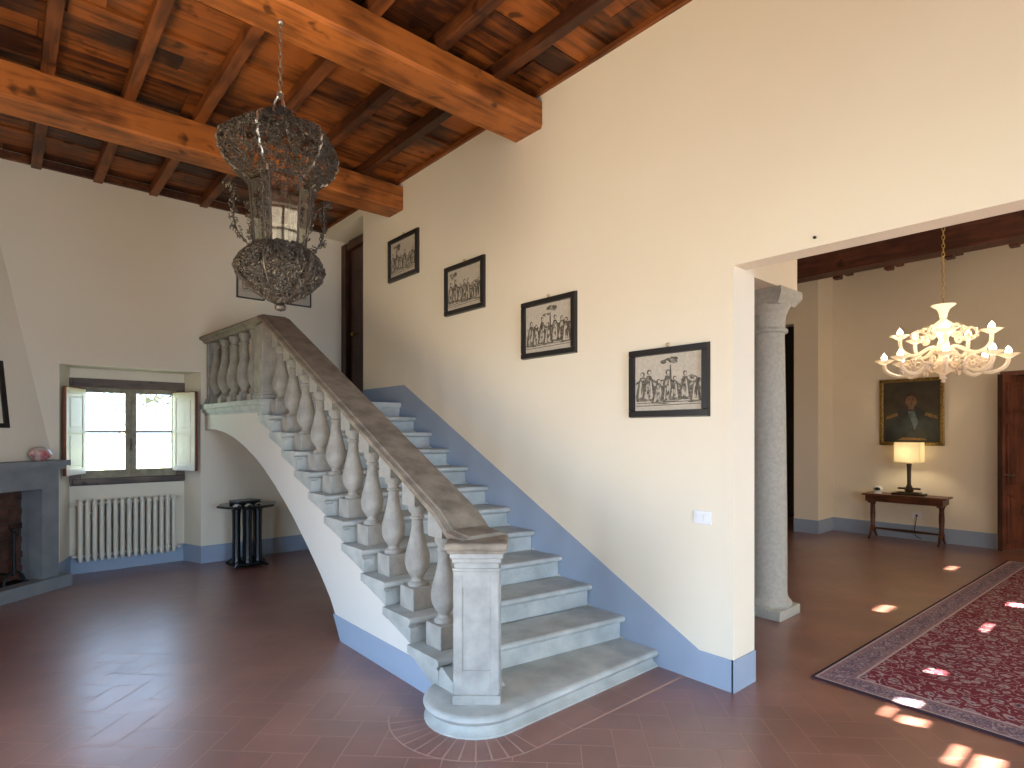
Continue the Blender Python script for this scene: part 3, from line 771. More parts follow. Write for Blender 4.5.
# handrail: moulded section swept along the flight, the landing and the low end
sec = [(-0.16, 0.050), (-0.165, 0.062), (-0.155, 0.078), (-0.125, 0.086), (-0.115, 0.094), (0.115, 0.094), (0.125, 0.086), (0.155, 0.078), (0.165, 0.062), (0.16, 0.050),
       (0.145, 0.040), (0.125, 0.030), (0.115, 0.012), (0.10, 0.0), (-0.10, 0.0), (-0.115, 0.012), (-0.125, 0.030), (-0.145, 0.040)]
path = [(RX, 2.58, 0.925), (RX, 2.74, 0.945), (RX, 2.86, zb(2.86)), (RX, 6.02, zb(6.02)-0.005), (RX, 6.10, 2.685), (RX-0.055*1.8-0.02, 7.795, 2.675)]
bm = bmesh.new(); rings = []
for (x, y, z) in path: rings.append([bm.verts.new((x+s[0], y, z+s[1])) for s in sec])
for a, b in zip(rings, rings[1:]):
    for i in range(len(sec)): bm.faces.new((a[i], a[(i+1) % len(sec)], b[(i+1) % len(sec)], b[i]))
bm.faces.new(rings[0]); bm.faces.new(list(reversed(rings[-1])))
obj('handrail', bm, M['rail_stone'], st, world=True)

# foot newel, turned to face the room diagonally
rot = math.radians(-41.8)
MT = Matrix.Translation((NX-0.01, NY-0.02, 0)) @ Matrix.Rotation(rot, 4, 'Z')
bm = bmesh.new()
h = 0.122
box(bm, -h, h, -h, h, 0.11, 0.90, 0.006, MT)
# raised border leaving a sunk panel on each face
for a in range(4):
    m2 = MT @ Matrix.Rotation(a*PI/2, 4, 'Z')
    for x0, x1, z0, z1 in ((-h, -h+0.045, 0.17, 0.84), (h-0.045, h, 0.17, 0.84), (-h+0.045, h-0.045, 0.17, 0.30), (-h+0.045, h-0.045, 0.75, 0.84)):
        box(bm, x0, x1, -h-0.006, -h+0.002, z0, z1, 0.002, m2)
box(bm, -h-0.01, h+0.01, -h-0.01, h+0.01, 0.11, 0.165, 0.008, MT)
nw = obj('newel_post', bm, M['stone'], st, world=True)
bm = bmesh.new()
box(bm, -h-0.050, h+0.050, -h-0.050, h+0.050, 0.955, 1.000, 0.018, MT); box(bm, -h-0.035, h+0.035, -h-0.035, h+0.035, 0.94, 0.958, 0.006, MT)
obj('newel_cap', bm, M['rail_stone'], st, world=True, label='dark weathered cap slab')
bm = bmesh.new()
box(bm, -h-0.010, h+0.010, -h-0.010, h+0.010, 0.84, 0.858, 0.005, MT); box(bm, -h-0.012, h+0.012, -h-0.012, h+0.012, 0.885, 0.912, 0.008, MT)
box(bm, -h-0.024, h+0.024, -h-0.024, h+0.024, 0.910, 0.942, 0.010, MT)
obj('newel_moulding', bm, M['stone'], st, world=True)

# ------------------------------------------------------------------ stone column in the hall
CX, CY = 5.10, 2.38
colm = thing('stone_column', (CX, CY, 0), 'round grey stone column with plain capital standing beyond the white wall end', 'column')
bm = bmesh.new(); box(bm, -0.2, 0.2, -0.2, 0.2, 0, 0.085, 0.006)
lathe(bm, [(0.19, 0.085), (0.198, 0.10), (0.195, 0.125), (0.18, 0.14), (0.172, 0.15), (0.165, 0.17)], 32)
obj('base', bm, M['column_stone'], colm, smooth=True)
bm = bmesh.new(); lathe(bm, [(0.168, 0.16), (0.160, 0.20), (0.158, 0.9), (0.148, 1.8), (0.138, 2.44), (0.142, 2.47)], 40); obj('shaft', bm, M['column_stone'], colm, smooth=True)
bm = bmesh.new(); lathe(bm, [(0.142, 2.46), (0.163, 2.47), (0.166, 2.485), (0.160, 2.50), (0.145, 2.505), (0.142, 2.52), (0.145, 2.60), (0.15, 2.625), (0.165, 2.66), (0.18, 2.69), (0.185, 2.71)], 40)
vs = []
for hw, z in ((0.165, 2.70), (0.19, 2.74), (0.205, 2.76), (0.212, 2.78), (0.212, 2.83)):
    vs.append([bm.verts.new((sx*hw, sy*hw, z)) for sx, sy in ((-1, -1), (1, -1), (1, 1), (-1, 1))])
for a, b in zip(vs, vs[1:]):
    for i in range(4): bm.faces.new((a[i], a[(i+1) % 4], b[(i+1) % 4], b[i]))
bm.faces.new(vs[-1]); bm.faces.new(list(reversed(vs[0])))
obj('capital', bm, M['column_stone'], colm)

# ------------------------------------------------------------------ fireplace across the corner
FD = Vector((0.764, 0.645, 0)); FN = Vector((0.645, -0.764, 0))   # along the front, towards the room
FO = Vector((0.537, 7.60, 0))
def F(s, off, z): return FO + FD*s + FN*off + Vector((0, 0, z))
fp = thing('fireplace', tuple(F(-0.87, -0.1, 0)), 'grey stone corner fireplace with tapering plaster hood at the left edge', 'fireplace')
def fbox(bm, s0, s1, o0, o1, z0, z1):
    vs = [bm.verts.new(F(s, o, z)) for z in (z0, z1) for s, o in ((s0, o0), (s1, o0), (s1, o1), (s0, o1))]
    for f in ((0, 1, 2, 3), (7, 6, 5, 4), (0, 4, 5, 1), (1, 5, 6, 2), (2, 6, 7, 3), (3, 7, 4, 0)): bm.faces.new([vs[i] for i in f])
SL, SR = -1.65, -0.088
bm = bmesh.new(); fbox(bm, SL-0.1, 0.0, 0.0, -0.24, 0, 0.122); fbox(bm, SL+0.3, SR-0.18, -0.24, -0.46, 0, 0.122); obj('hearth', bm, M['fire_stone'], fp, world=True)
bm = bmesh.new(); fbox(bm, SR-0.18, SR, -0.07, -0.24, 0.12, 1.22); fbox(bm, SL, SL+0.18, -0.07, -0.24, 0.12, 1.22); fbox(bm, SL+0.18, SR-0.18, -0.07, -0.24, 1.03, 1.22)
obj('surround', bm, M['fire_stone'], fp, world=True)
bm = bmesh.new(); fbox(bm, SL-0.06, SR+0.07, 0.00, -0.30, 1.255, 1.31); fbox(bm, SL-0.03, SR+0.04, -0.03, -0.28, 1.22, 1.255); obj('mantel_shelf', bm, M['fire_stone'], fp, world=True)
bm = bmesh.new(); fbox(bm, SL+0.18, SR-0.17, -0.315, -0.34, 0.12, 1.25); fb_ = obj('firebox', bm, M['mortar'], fp, world=True)
bm = bmesh.new()
for r_ in range(15):
    z_ = 0.125+0.072*r_; s_ = SL+0.19+(0.12 if r_ % 2 else 0)
    while s_ < SR-0.20:
        o_ = R.uniform(-0.006, 0.004); fbox(bm, s_+0.006, min(s_+0.225, SR-0.182), -0.302+o_, -0.32, z_, z_+0.062); s_ += 0.235
obj('brickwork', bm, M['brick'], fb_, world=True)
bm = bmesh.new(); fbox(bm, SL+0.22, SR-0.24, -0.16, -0.298, 0.122, 0.128); obj('soot_bed', bm, M['soot'], fp, world=True)
for sa in (SR-0.18, SL+0.16):
    bm = bmesh.new(); fbox(bm, sa, sa+0.02, -0.23, -0.33, 0.12, 1.22); obj('firebox_side', bm, M['fire_stone'], fp, world=True)
bm = bmesh.new(); fbox(bm, SL+0.18, SR-0.18, -0.24, -0.32, 1.20, 1.24); obj('firebox_top', bm, M['dark'], fp, world=True)
# plaster hood leaning back towards the corner, clipped by the walls
bm = bmesh.new()
def hood_ring(z):
    off = -0.25-0.1226*(z-1.31)
    # intersection with back wall y=7.8 and left wall x=-1.5
    sR = (7.8-(FO.y+FN.y*off))/FD.y
    sL = (-1.5-(FO.x+FN.x*off))/FD.x
    a = F(sR, off, z); b = F(sL, off, z)
    return [bm.verts.new(a), bm.verts.new(b), bm.verts.new((-1.5, 7.8, z))]
r0, r1 = hood_ring(1.30), hood_ring(4.45)
for i in range(3): bm.faces.new((r0[i], r0[(i+1) % 3], r1[(i+1) % 3], r1[i]))
bm.faces.new(r0); bm.faces.new(list(reversed(r1)))
obj('hood', bm, M['plaster'], fp, world=True, label='plaster hood')
# andiron
for s_, lab in ((-0.50, 'black iron andiron with arched feet in the fireplace'),):
    c = F(s_, -0.13, 0.122)
    an = thing('andiron', tuple(c), lab, 'andiron', rz=math.radians(40))
    bm = bmesh.new(); tube(bm, [(0, 0, 0.10), (0, 0, 0.5)], [0.02, 0.013], 10); sphere(bm, (0, 0, 0.53), 0.028); sphere(bm, (0, 0, 0.30), 0.02); obj('post', bm, M['black_iron'], an, smooth=True)
    bm = bmesh.new(); tube(bm, [(0.10*math.cos(a), 0, 0.01+0.115*math.sin(a)) for a in [PI*i/12 for i in range(13)]], 0.014, 8)
    tube(bm, [(0, 0.0, 0.10), (0, 0.2, 0.10), (0, 0.33, 0.09), (0, 0.34, 0.0)], 0.012, 8); obj('foot', bm, M['black_iron'], an, smooth=True)
# jar on the mantel
jar_m = mat('painted_porcelain', (0.72, 0.62, 0.55), 0.2, noise=(14, 1.0, (0.42, 0.05, 0.06), 3))
jc = F(-0.235, -0.13, 1.31)
jr = thing('porcelain_jar', tuple(jc), 'squat red and white painted jar on the mantel shelf', 'jar')
bm = bmesh.new(); lathe(bm, [(0.045, 0), (0.05, 0.008), (0.085, 0.035), (0.098, 0.065), (0.085, 0.10), (0.065, 0.118), (0.04, 0.13), (0.0001, 0.134)], 24); obj('body', bm, jar_m, jr, smooth=True)
bm = bmesh.new(); lathe(bm, [(0.066, 0.116), (0.068, 0.120), (0.045, 0.134), (0.0001, 0.137)], 24); obj('lid', bm, M['paper'], jr, smooth=True)
# dark-framed picture on the hood
def hood_pt(s, z, lift): return F(s, -0.25-0.1226*(z-1.31)+lift, z)
pc = hood_pt(-0.75, 2.0, 0.0)
hp = thing('framed_picture', tuple(pc), 'black-framed picture leaning on the plaster hood above the fireplace', 'picture')
bm = bmesh.new()
P0, P1, Z0, Z1_ = -1.10, -0.425, 1.64, 2.30
def hq(s0, s1, z0, z1, lift):
    a = [hood_pt(s, z, 0.0) for s, z in ((s0, z0), (s1, z0), (s1, z1), (s0, z1))]; b = [hood_pt(s, z, lift) for s, z in ((s0, z0), (s1, z0), (s1, z1), (s0, z1))]
    va = [bm.verts.new(p) for p in a]; vb = [bm.verts.new(p) for p in b]
    bm.faces.new(va); bm.faces.new(vb)
    for i in range(4): bm.faces.new((va[i], va[(i+1) % 4], vb[(i+1) % 4], vb[i]))
hq(P1-0.045, P1, Z0, Z1_, 0.03); hq(P0, P0+0.045, Z0, Z1_, 0.03); hq(P0+0.045, P1-0.045, Z0, Z0+0.045, 0.03); hq(P0+0.045, P1-0.045, Z1_-0.045, Z1_, 0.03)
obj('frame', bm, M['black_frame'], hp, world=True)
bm = bmesh.new(); hq(P0+0.045, P1-0.045, Z0+0.045, Z1_-0.045, 0.010); obj('print', bm, M['mount'], hp, world=True)

# ------------------------------------------------------------------ radiator
rad = thing('radiator', (1.09, 8.03, 0.155), 'cream cast-iron column radiator under the window', 'radiator')
bm0 = None; fs = None
for i in range(15):
    x = -0.455+0.065*i
    if fs is None:
        bm = bmesh.new()
        for yy in (-0.05, 0.05):
            tube(bm, [(0, yy, 0.0), (0, yy, 0.05), (0, yy, 0.62), (0, yy, 0.68)], [0.014, 0.025, 0.025, 0.017], 10)
        box(bm, -0.018, 0.018, -0.06, 0.06, 0.03, 0.09, 0.012); box(bm, -0.018, 0.018, -0.06, 0.06, 0.60, 0.67, 0.012)
        sphere(bm, (0, -0.058, 0.05), 0.024, 1, .7, 1, 10, 8); sphere(bm, (0, -0.058, 0.645), 0.024, 1, .7, 1, 10, 8)
        fs = obj('column', bm, M['radiator'], rad, smooth=True); o = fs
    else:
        o = fs.copy(); COL.objects.link(o)
    o.location = (x, 0, 0)
for z in (0.06, 0.635):
    bm = bmesh.new(); tube(bm, [(-0.53, 0, z), (0.53, 0, z)], 0.014, 8); obj('pipe', bm, M['radiator'], rad, smooth=True)
for x, z in ((0.52, 0.645), (-0.53, 0.635), (0.52, 0.05)):
    bm = bmesh.new(); sphere(bm, (x, 0, z), 0.024); tube(bm, [(x, 0, z), (x, 0.1, z)], 0.011); obj('valve', bm, M['radiator'], rad, smooth=True)
for x in (-0.35, 0.35):
    bm = bmesh.new(); box(bm, x-0.012, x+0.012, -0.01, 0.115, 0.52, 0.545); obj('bracket', bm, M['radiator'], rad)

# ------------------------------------------------------------------ round black side table
tb = thing('side_table', (2.20, 7.36, 0), 'small black side table with round top on clustered legs, behind the stair arch', 'table')
bm = bmesh.new(); lathe(bm, [(0.30, 0.70), (0.335, 0.712), (0.34, 0.728), (0.325, 0.735), (0.0001, 0.735)], 8); obj('table_top', bm, M['black_lacquer'], tb)
for i in range(6):
    a = 2*PI*i/6+0.3
    bm = bmesh.new(); lathe(bm, [(0.052, 0.06), (0.046, 0.1), (0.042, 0.36), (0.046, 0.62), (0.055, 0.70)], 14, (0.135*math.cos(a), 0.135*math.sin(a), 0)); obj('leg', bm, M['black_lacquer'], tb, smooth=True)
bm = bmesh.new(); lathe(bm, [(0.20, 0.02), (0.215, 0.03), (0.21, 0.055), (0.19, 0.065)], 6)
for i in range(4):
    a = PI/4+i*PI/2
    tube(bm, bez((0.1*math.cos(a), 0.1*math.sin(a), 0.06), (0.18*math.cos(a), 0.18*math.sin(a), 0.06), (0.22*math.cos(a), 0.22*math.sin(a), 0.04), (0.26*math.cos(a), 0.26*math.sin(a), 0.012), 6), [0.03]*4+[0.024, 0.018, 0.013], 8)
obj('base', bm, M['black_lacquer'], tb)
bk = thing('flat_box', (2.18, 7.37, 0.735), 'low dark box lying on the black side table', 'box', rz=0.3)
bm = bmesh.new(); box(bm, -0.14, 0.14, -0.10, 0.10, 0.0, 0.035, 0.004); obj('body', bm, M['black_lacquer'], bk)
bm = bmesh.new(); box(bm, -0.145, 0.145, -0.105, 0.105, 0.035, 0.05, 0.004); obj('lid', bm, mat('slate_card', (0.06, 0.07, 0.075), 0.35), bk)
for i, (dx, dy, rz, lb) in enumerate(((-0.155, -0.19, 0.5, 'pale folded card on the left of the black side table'), (-0.02, -0.22, 0.2, 'pale folded card at the front of the black side table'), (0.12, -0.17, -0.3, 'pale folded card on the right of the black side table'))):
    cd = thing('card', (2.18+dx*0.9, 7.37+dy*0.95, 0.736), lb, 'card', 'cards on the black side table', rz=rz)
    bm = bmesh.new(); prism(bm, [(-0.04, 0), (0, 0.022), (0.04, 0), (0.036, 0), (0, 0.018), (-0.036, 0)], lambda p: (p[0], -0.03, p[1]), lambda p: (p[0], 0.03, p[1])); obj('sheet', bm, M['paper'], cd)

# ------------------------------------------------------------------ engravings
def poly(bm, pts, to3, z):
    vs = [bm.verts.new(to3(p[0], p[1], z)) for p in pts]
    bm.faces.new(vs)
def blob(cx, cy, rx, ry, n=14, jag=0.0):
    return [(cx+rx*math.cos(2*PI*i/n)*(1+R.uniform(-jag, jag)), cy+ry*math.sin(2*PI*i/n)*(1+R.uniform(-jag, jag))) for i in range(n)]
def engraving(loc, wd, ht, to_axis, label, group, seed, fr=0.052, mount=0.0, figs=4, ring=True):
    """frame on a wall; to_axis 'x': wall x=const facing -x, width runs along -y (left of picture = +y); 'y': wall y=const facing -y"""
    t = thing('framed_engraving', loc, label, 'picture', group)
    rng = random.Random(seed)
    if to_axis == 'x': to3 = lambda u, v, d: (-d, -u, v)
    else: to3 = lambda u, v, d: (u, -d, v)
    def pb(bm, u0, u1, v0, v1, d0, d1):
        a = [bm.verts.new(to3(u, v, d0)) for u, v in ((u0, v0), (u1, v0), (u1, v1), (u0, v1))]
        b = [bm.verts.new(to3(u, v, d1)) for u, v in ((u0+0.006, v0+0.006), (u1-0.006, v0+0.006), (u1-0.006, v1-0.006), (u0+0.006, v1-0.006))]
        bm.faces.new(a); bm.faces.new(b)
        for i in range(4): bm.faces.new((a[i], a[(i+1) % 4], b[(i+1) % 4], b[i]))
    hw, hh = wd/2, ht/2
    bm = bmesh.new()
    pb(bm, -hw, hw, -hh, -hh+fr, 0, 0.032); pb(bm, -hw, hw, hh-fr, hh, 0, 0.032); pb(bm, -hw, -hw+fr, -hh+fr-.006, hh-fr+.006, 0, 0.0318); pb(bm, hw-fr, hw, -hh+fr-.006, hh-fr+.006, 0, 0.0318)
    obj('frame', bm, M['black_frame'], t)
    iw, ih = hw-fr+0.004, hh-fr+0.004
    bm = bmesh.new(); poly(bm, [(-iw, -ih), (iw, -ih), (iw, ih), (-iw, ih)], to3, 0.012); pr = obj('print', bm, M['paper'], t)
    iw -= mount; ih -= mount
    s = min(iw/0.27, ih/0.19)
    # crowd of robed figures under a tree, ground lines; every patch lies a hair above the one before
    D_ = [0.0122]
    bd = bmesh.new(); bm_ = bmesh.new(); bl = bmesh.new()
    def P(b_, pts):
        D_[0] += 0.00003; poly(b_, [(max(-iw*.98, min(iw*.98, x)), max(-ih*.98, min(ih*.98, y))) for x, y in pts], to3, D_[0])
    P(bm_, [(-iw*.96, -ih*.66), (iw*.96, -ih*.64), (iw*.96, ih*.05), (iw*.7, ih*.22), (iw*.3, ih*.02), (0, ih*.12), (-iw*.4, ih*.05), (-iw*.7, ih*.2), (-iw*.96, 0)])
    for i in range(5):
        v = ih*(0.02-0.13*i); P(bl, [(iw*rng.uniform(-.9, .2), v), (iw*rng.uniform(.3, .9), v+.004), (iw*rng.uniform(.3, .9), v-.006)])
    tx = iw*rng.choice((-.55, .5, .1))
    P(bd, [(tx-.01*s, -ih*.2), (tx+.012*s, -ih*.2), (tx+.004*s, ih*.6), (tx-.006*s, ih*.6)])
    for i in range(7): P(bd if i % 3 else bm_, blob(tx+iw*rng.uniform(-.22, .22), ih*rng.uniform(.52, .82), iw*rng.uniform(.08, .15), ih*rng.uniform(.05, .09), 12, .3))
    n_f = figs+2
    for i in range(n_f):
        u = -iw*0.80+1.6*iw*i/(n_f-1)+rng.uniform(-.015, .015)*s; base = -ih*0.62+rng.uniform(-.02, .02)*s; hg = ih*rng.uniform(0.75, 1.15); ww = 0.034*s*rng.uniform(.9, 1.35); sg = rng.choice((-1, 1))
        X = lambda q: u+sg*q*ww
        P(bd, [(X(-1.5), base-.004), (X(1.4), base), (X(1.05), base+hg*.35), (X(.75), base+hg*.62), (X(.45), base+hg*.78), (X(-.4), base+hg*.80), (X(-.85), base+hg*.6), (X(-1.1), base+hg*.3)])
        P(bm_, [(X(-1.0), base+.002), (X(.3), base+.002), (X(.2), base+hg*.4), (X(.35), base+hg*.72), (X(-.3), base+hg*.74), (X(-.6), base+hg*.4)])
        P(bl, [(X(.25), base+.004), (X(.8), base+.004), (X(.62), base+hg*.33), (X(.42), base+hg*.66), (X(.2), base+hg*.6), (X(.32), base+hg*.3)])
        P(bl, [(X(-.75), base+.006), (X(-.5), base+.006), (X(-.35), base+hg*.4), (X(-.45), base+hg*.42)])
        P(bd, [(X(.5), base+hg*.70), (X(1.5), base+hg*.58), (X(1.6), base+hg*.52), (X(.55), base+hg*.58)])
        P(bd, blob(X(.02), base+hg*.90, ww*.44, hg*.095, 12)); P(bl, blob(X(.12), base+hg*.885, ww*.26, hg*.065, 10))
        P(bd, [(X(-1.6), base-.006), (X(2.2), base-.004), (X(1.2), base-.014*s)])
    for v in (-0.74, -0.84): P(bd, [(-iw*.95, ih*v), (iw*.95, ih*(v+.03)), (iw*.95, ih*(v+.055)), (-iw*.95, ih*(v+.03))])
    obj('shading', bm_, M['ink'], pr); obj('dark_lines', bd, M['ink_dark'], pr); obj('highlights', bl, M['paper'], pr)
    bm = bmesh.new(); poly(bm, [(-iw-mount, -ih-mount), (iw+mount, -ih-mount), (iw+mount, ih+mount), (-iw-mount, ih+mount)], to3, 0.020); obj('glass', bm, glassp, t)
    if ring:
        bm = bmesh.new(); c = [to3(0.012*math.cos(a), hh+0.014+0.012*math.sin(a), 0.01) for a in [2*PI*i/14 for i in range(14)]]; tube(bm, c, 0.0025, 6, True); obj('hanging_ring', bm, M['brass'], t)
    return t
glassp = glass_mat('picture_glass', (0.97, 0.97, 0.96), 0.04, 0.05)
G = 'black-framed engravings climbing the stair wall'
engraving((D, 2.243, 1.936), 0.62, 0.475, 'x', 'black-framed engraving at the foot of the stair wall, the lowest and largest looking', G, 1, figs=5)
engraving((D, 3.378, 2.460), 0.63, 0.485, 'x', 'black-framed engraving of standing figures, second from the bottom of the stair wall', G, 2, figs=5)
engraving((D, 4.528, 3.003), 0.64, 0.49, 'x', 'black-framed engraving of a crowd, third up the stair wall', G, 3, figs=5)
engraving((D, 5.668, 3.557), 0.64, 0.485, 'x', 'black-framed engraving highest on the stair wall, just below the beam end', G, 4, figs=4)
G2 = 'small framed prints behind the lantern'
engraving((2.375, 7.8, 3.52), 0.345, 0.44, 'y', 'small print in thin black frame behind the left side of the lantern', G2, 5, fr=0.02, mount=0.05, figs=2, ring=False)
engraving((2.99, 7.8, 3.52), 0.345, 0.44, 'y', 'small print in thin black frame behind the right side of the lantern', G2, 6, fr=0.02, mount=0.05, figs=2, ring=False)

# ------------------------------------------------------------------ switch, screw
sw = thing('light_switch', (D, 1.985, 1.055), 'white light switch plate on the stair wall near the hall opening', 'switch')
bm = bmesh.new(); box(bm, -0.01, 0, -0.062, 0.062, -0.042, 0.042, 0.004); obj('plate', bm, M['white_plastic'], sw)
for i in range(3):
    bm = bmesh.new(); box(bm, -0.014, -0.006, -0.036+0.025*i, -0.013+0.025*i, -0.022, 0.022, 0.002); obj('rocker', bm, M['white_plastic'], sw)
nl = thing('wall_hook', (D, 1.302, 2.668), 'tiny dark hook on the white wall above the hall opening', 'hook')
bm = bmesh.new(); tube(bm, [(0, 0, 0), (-0.015, 0, 0)], 0.005); sphere(bm, (-0.015, 0, 0), 0.008); obj('pin', bm, M['black_iron'], nl)

# ------------------------------------------------------------------ hanging lantern
LX, LY = 1.277, 3.62
ln = thing('hanging_lantern', (LX, LY, 2.34), 'large hexagonal glass lantern with dark filigree crown hanging from the nearest beam', 'lantern')
def LZ(z): return z-2.34
bm = bmesh.new()
z = 4.13; i = 0
tube(bm, [(0, 0, LZ(4.14)), (0, 0, LZ(4.10))], 0.012, 8); bmesh.ops.create_uvsphere(bm, u_segments=8, v_segments=6, radius=0.02, matrix=Matrix.Translation((0, 0, LZ(4.12))))
z = 4.09
while z > 3.66:
    a = (i % 2)*PI/2
    tube(bm, [(0.011*math.cos(t)*math.cos(a), 0.011*math.cos(t)*math.sin(a), LZ(z)-0.024+0.024*math.sin(t)) for t in [2*PI*j/10 for j in range(10)]], 0.0036, 5, True)
    z -= 0.040; i += 1
obj('chain', bm, M['silver'], ln, smooth=True)
bm = bmesh.new()
for a in (0.5, 2.6, 4.7):
    tube(bm, bez((0, 0, LZ(3.67)), (0.03*math.cos(a), 0.03*math.sin(a), LZ(3.66)), (0.05*math.cos(a), 0.05*math.sin(a), LZ(3.58)), (0.07*math.cos(a), 0.07*math.sin(a), LZ(3.50)), 6), 0.007, 6)
tube(bm, [(0.02*math.cos(t), 0, LZ(3.67)+0.02*math.sin(t)) for t in [2*PI*j/10 for j in range(10)]], 0.005, 5, True)
obj('hanger', bm, M['silver'], ln, smooth=True)

def interp(tab, x):
    for (a, b), (c, d) in zip(tab, tab[1:]):
        if a <= x <= c: return b+(d-b)*(x-a)/(c-a)
    return tab[-1][1] if x > tab[-1][0] else tab[0][1]
CROWN = [(0.0, 0.19), (0.10, 0.265), (0.22, 0.315), (0.36, 0.345), (0.50, 0.35), (0.62, 0.33), (0.70, 0.28), (0.76, 0.20), (0.84, 0.13), (1.0, 0.085)]
BOWL = [(0.0, 0.05), (0.1, 0.11), (0.25, 0.185), (0.45, 0.245), (0.62, 0.258), (0.8, 0.23), (1.0, 0.16)]
def filigree(bm, tab, z0, z1, a0, a1, count, lobes, rsz=(0.008, 0.020), thick=0.0026, hole=0.0):
    for _ in range(count):
        f = R.random(); a = R.uniform(a0, a1)
        def P(f_, a_):
            fr_ = (a_-a0)/(a1-a0)
            k_ = (1.0-0.10*math.sin(PI*min(1, max(0, fr_)))) if lobes else 1
            r = interp(tab, f_)*k_
            return Vector((r*math.cos(a_), r*math.sin(a_), LZ(z0+(z1-z0)*f_)))
        c = P(f, a); u = (P(f, a+0.02)-c).normalized(); v = (P(min(1, f+0.03), a)-c)
        v = v.normalized() if v.length > 1e-6 else Vector((0, 0, 1))
        n_ = u.cross(v); rr = R.uniform(*rsz); ph = R.uniform(0, 2*PI); sweep = R.uniform(3.2, 6.5); sg = R.choice((-1, 1))
        pts = []
        for j in range(8):
            t = j/7; q = ph+sg*sweep*t; rad_ = rr*(1-0.55*t)
            pts.append(c+u*rad_*math.cos(q)+v*rad_*math.sin(q)+n_*R.uniform(-0.006, 0.006))
        tube(bm, pts, thick*R.uniform(.8, 1.3), 4)
A0 = math.radians(-9.4)
for i in range(6):
    a0 = A0+i*PI/3; a1 = a0+PI/3
    bm = bmesh.new(); filigree(bm, CROWN, 3.12, 3.56, a0, a1, 540, True, (0.006, 0.019), 0.0027)
    obj('crown_panel', bm, M['wire'], ln)
    bm = bmesh.new()
    pts = []
    for j in range(25):
        f = j/24; r = interp(CROWN, f)*1.0+0.006*math.cos(j*2.2); pts.append((r*math.cos(a0)+0.004*math.sin(j*2.2), r*math.sin(a0), LZ(3.13+0.43*f)))
    tube(bm, pts, [0.0075+0.002*math.cos(j*2.4) for j in range(25)], 6); obj('twisted_stem', bm, M['silver'], ln, smooth=True)
    bm = bmesh.new(); filigree(bm, BOWL, 2.40, 2.73, a0, a1, 270, False, (0.010, 0.030), 0.0034)
    obj('bowl_panel', bm, M['wire'], ln)
    bm = bmesh.new(); pts = [(interp(BOWL, j/16)*math.cos(a0), interp(BOWL, j/16)*math.sin(a0), LZ(2.40+0.33*j/16)) for j in range(17)]; tube(bm, pts, 0.008, 6); obj('bowl_rib', bm, M['wire'], ln, smooth=True)
    # glass pane and leafy bracket
    p = [(rr*math.cos(a), rr*math.sin(a), LZ(z_)) for rr, z_, a in ((0.145, 2.70, a0), (0.145, 2.70, a1), (0.180, 3.14, a1), (0.180, 3.14, a0))]
    bm = bmesh.new(); quad(bm, p); obj('glass_pane', bm, M['lantern_glass'], ln)
    bm = bmesh.new()
    tube(bm, [p[0], p[3]], 0.0075, 6); tube(bm, [p[3], p[2]], 0.007, 6); tube(bm, [p[0], p[1]], 0.008, 6); obj('glazing_bar', bm, M['wire'], ln)
    bm = bmesh.new()
    er = Vector((math.cos(a0), math.sin(a0), 0)); et = Vector((-math.sin(a0), math.cos(a0), 0))
    S = bez(er*0.30+Vector((0, 0, LZ(3.06))), er*0.20+Vector((0, 0, LZ(3.04))), er*0.33+Vector((0, 0, LZ(2.86))), er*0.20+Vector((0, 0, LZ(2.74))), 14)
    for q in S:
        for _ in range(5):
            c = q+Vector((R.uniform(-.02, .02), R.uniform(-.02, .02), R.uniform(-.02, .02))); ph = R.uniform(0, 6); rr = R.uniform(0.006, 0.014)
            tube(bm, [c+er*rr*math.cos(ph+t)+Vector((0, 0, rr*math.sin(ph+t)))+et*0.004*t for t in (0, 1, 2, 3, 4)], 0.003, 4)
    tube(bm, S, 0.005, 5); obj('leaf_bracket', bm, M['wire'], ln)
bm = bmesh.new(); lathe(bm, [(0.001, 0), (0.03, 0.01), (0.035, 0.03), (0.02, 0.05), (0.035, 0.07), (0.05, 0.09), (0.06, 0.10), (0.05, 0.11)], 12); obj('finial', bm, M['wire'], ln, smooth=True)
bm = bmesh.new(); lathe(bm, [(0.12, LZ(2.70)), (0.14, LZ(2.705)), (0.14, LZ(2.712))], 6); lathe(bm, [(0.03, LZ(2.71)), (0.025, LZ(2.80)), (0.02, LZ(2.86))], 10)
obj('lamp_holder', bm, M['wire'], ln)

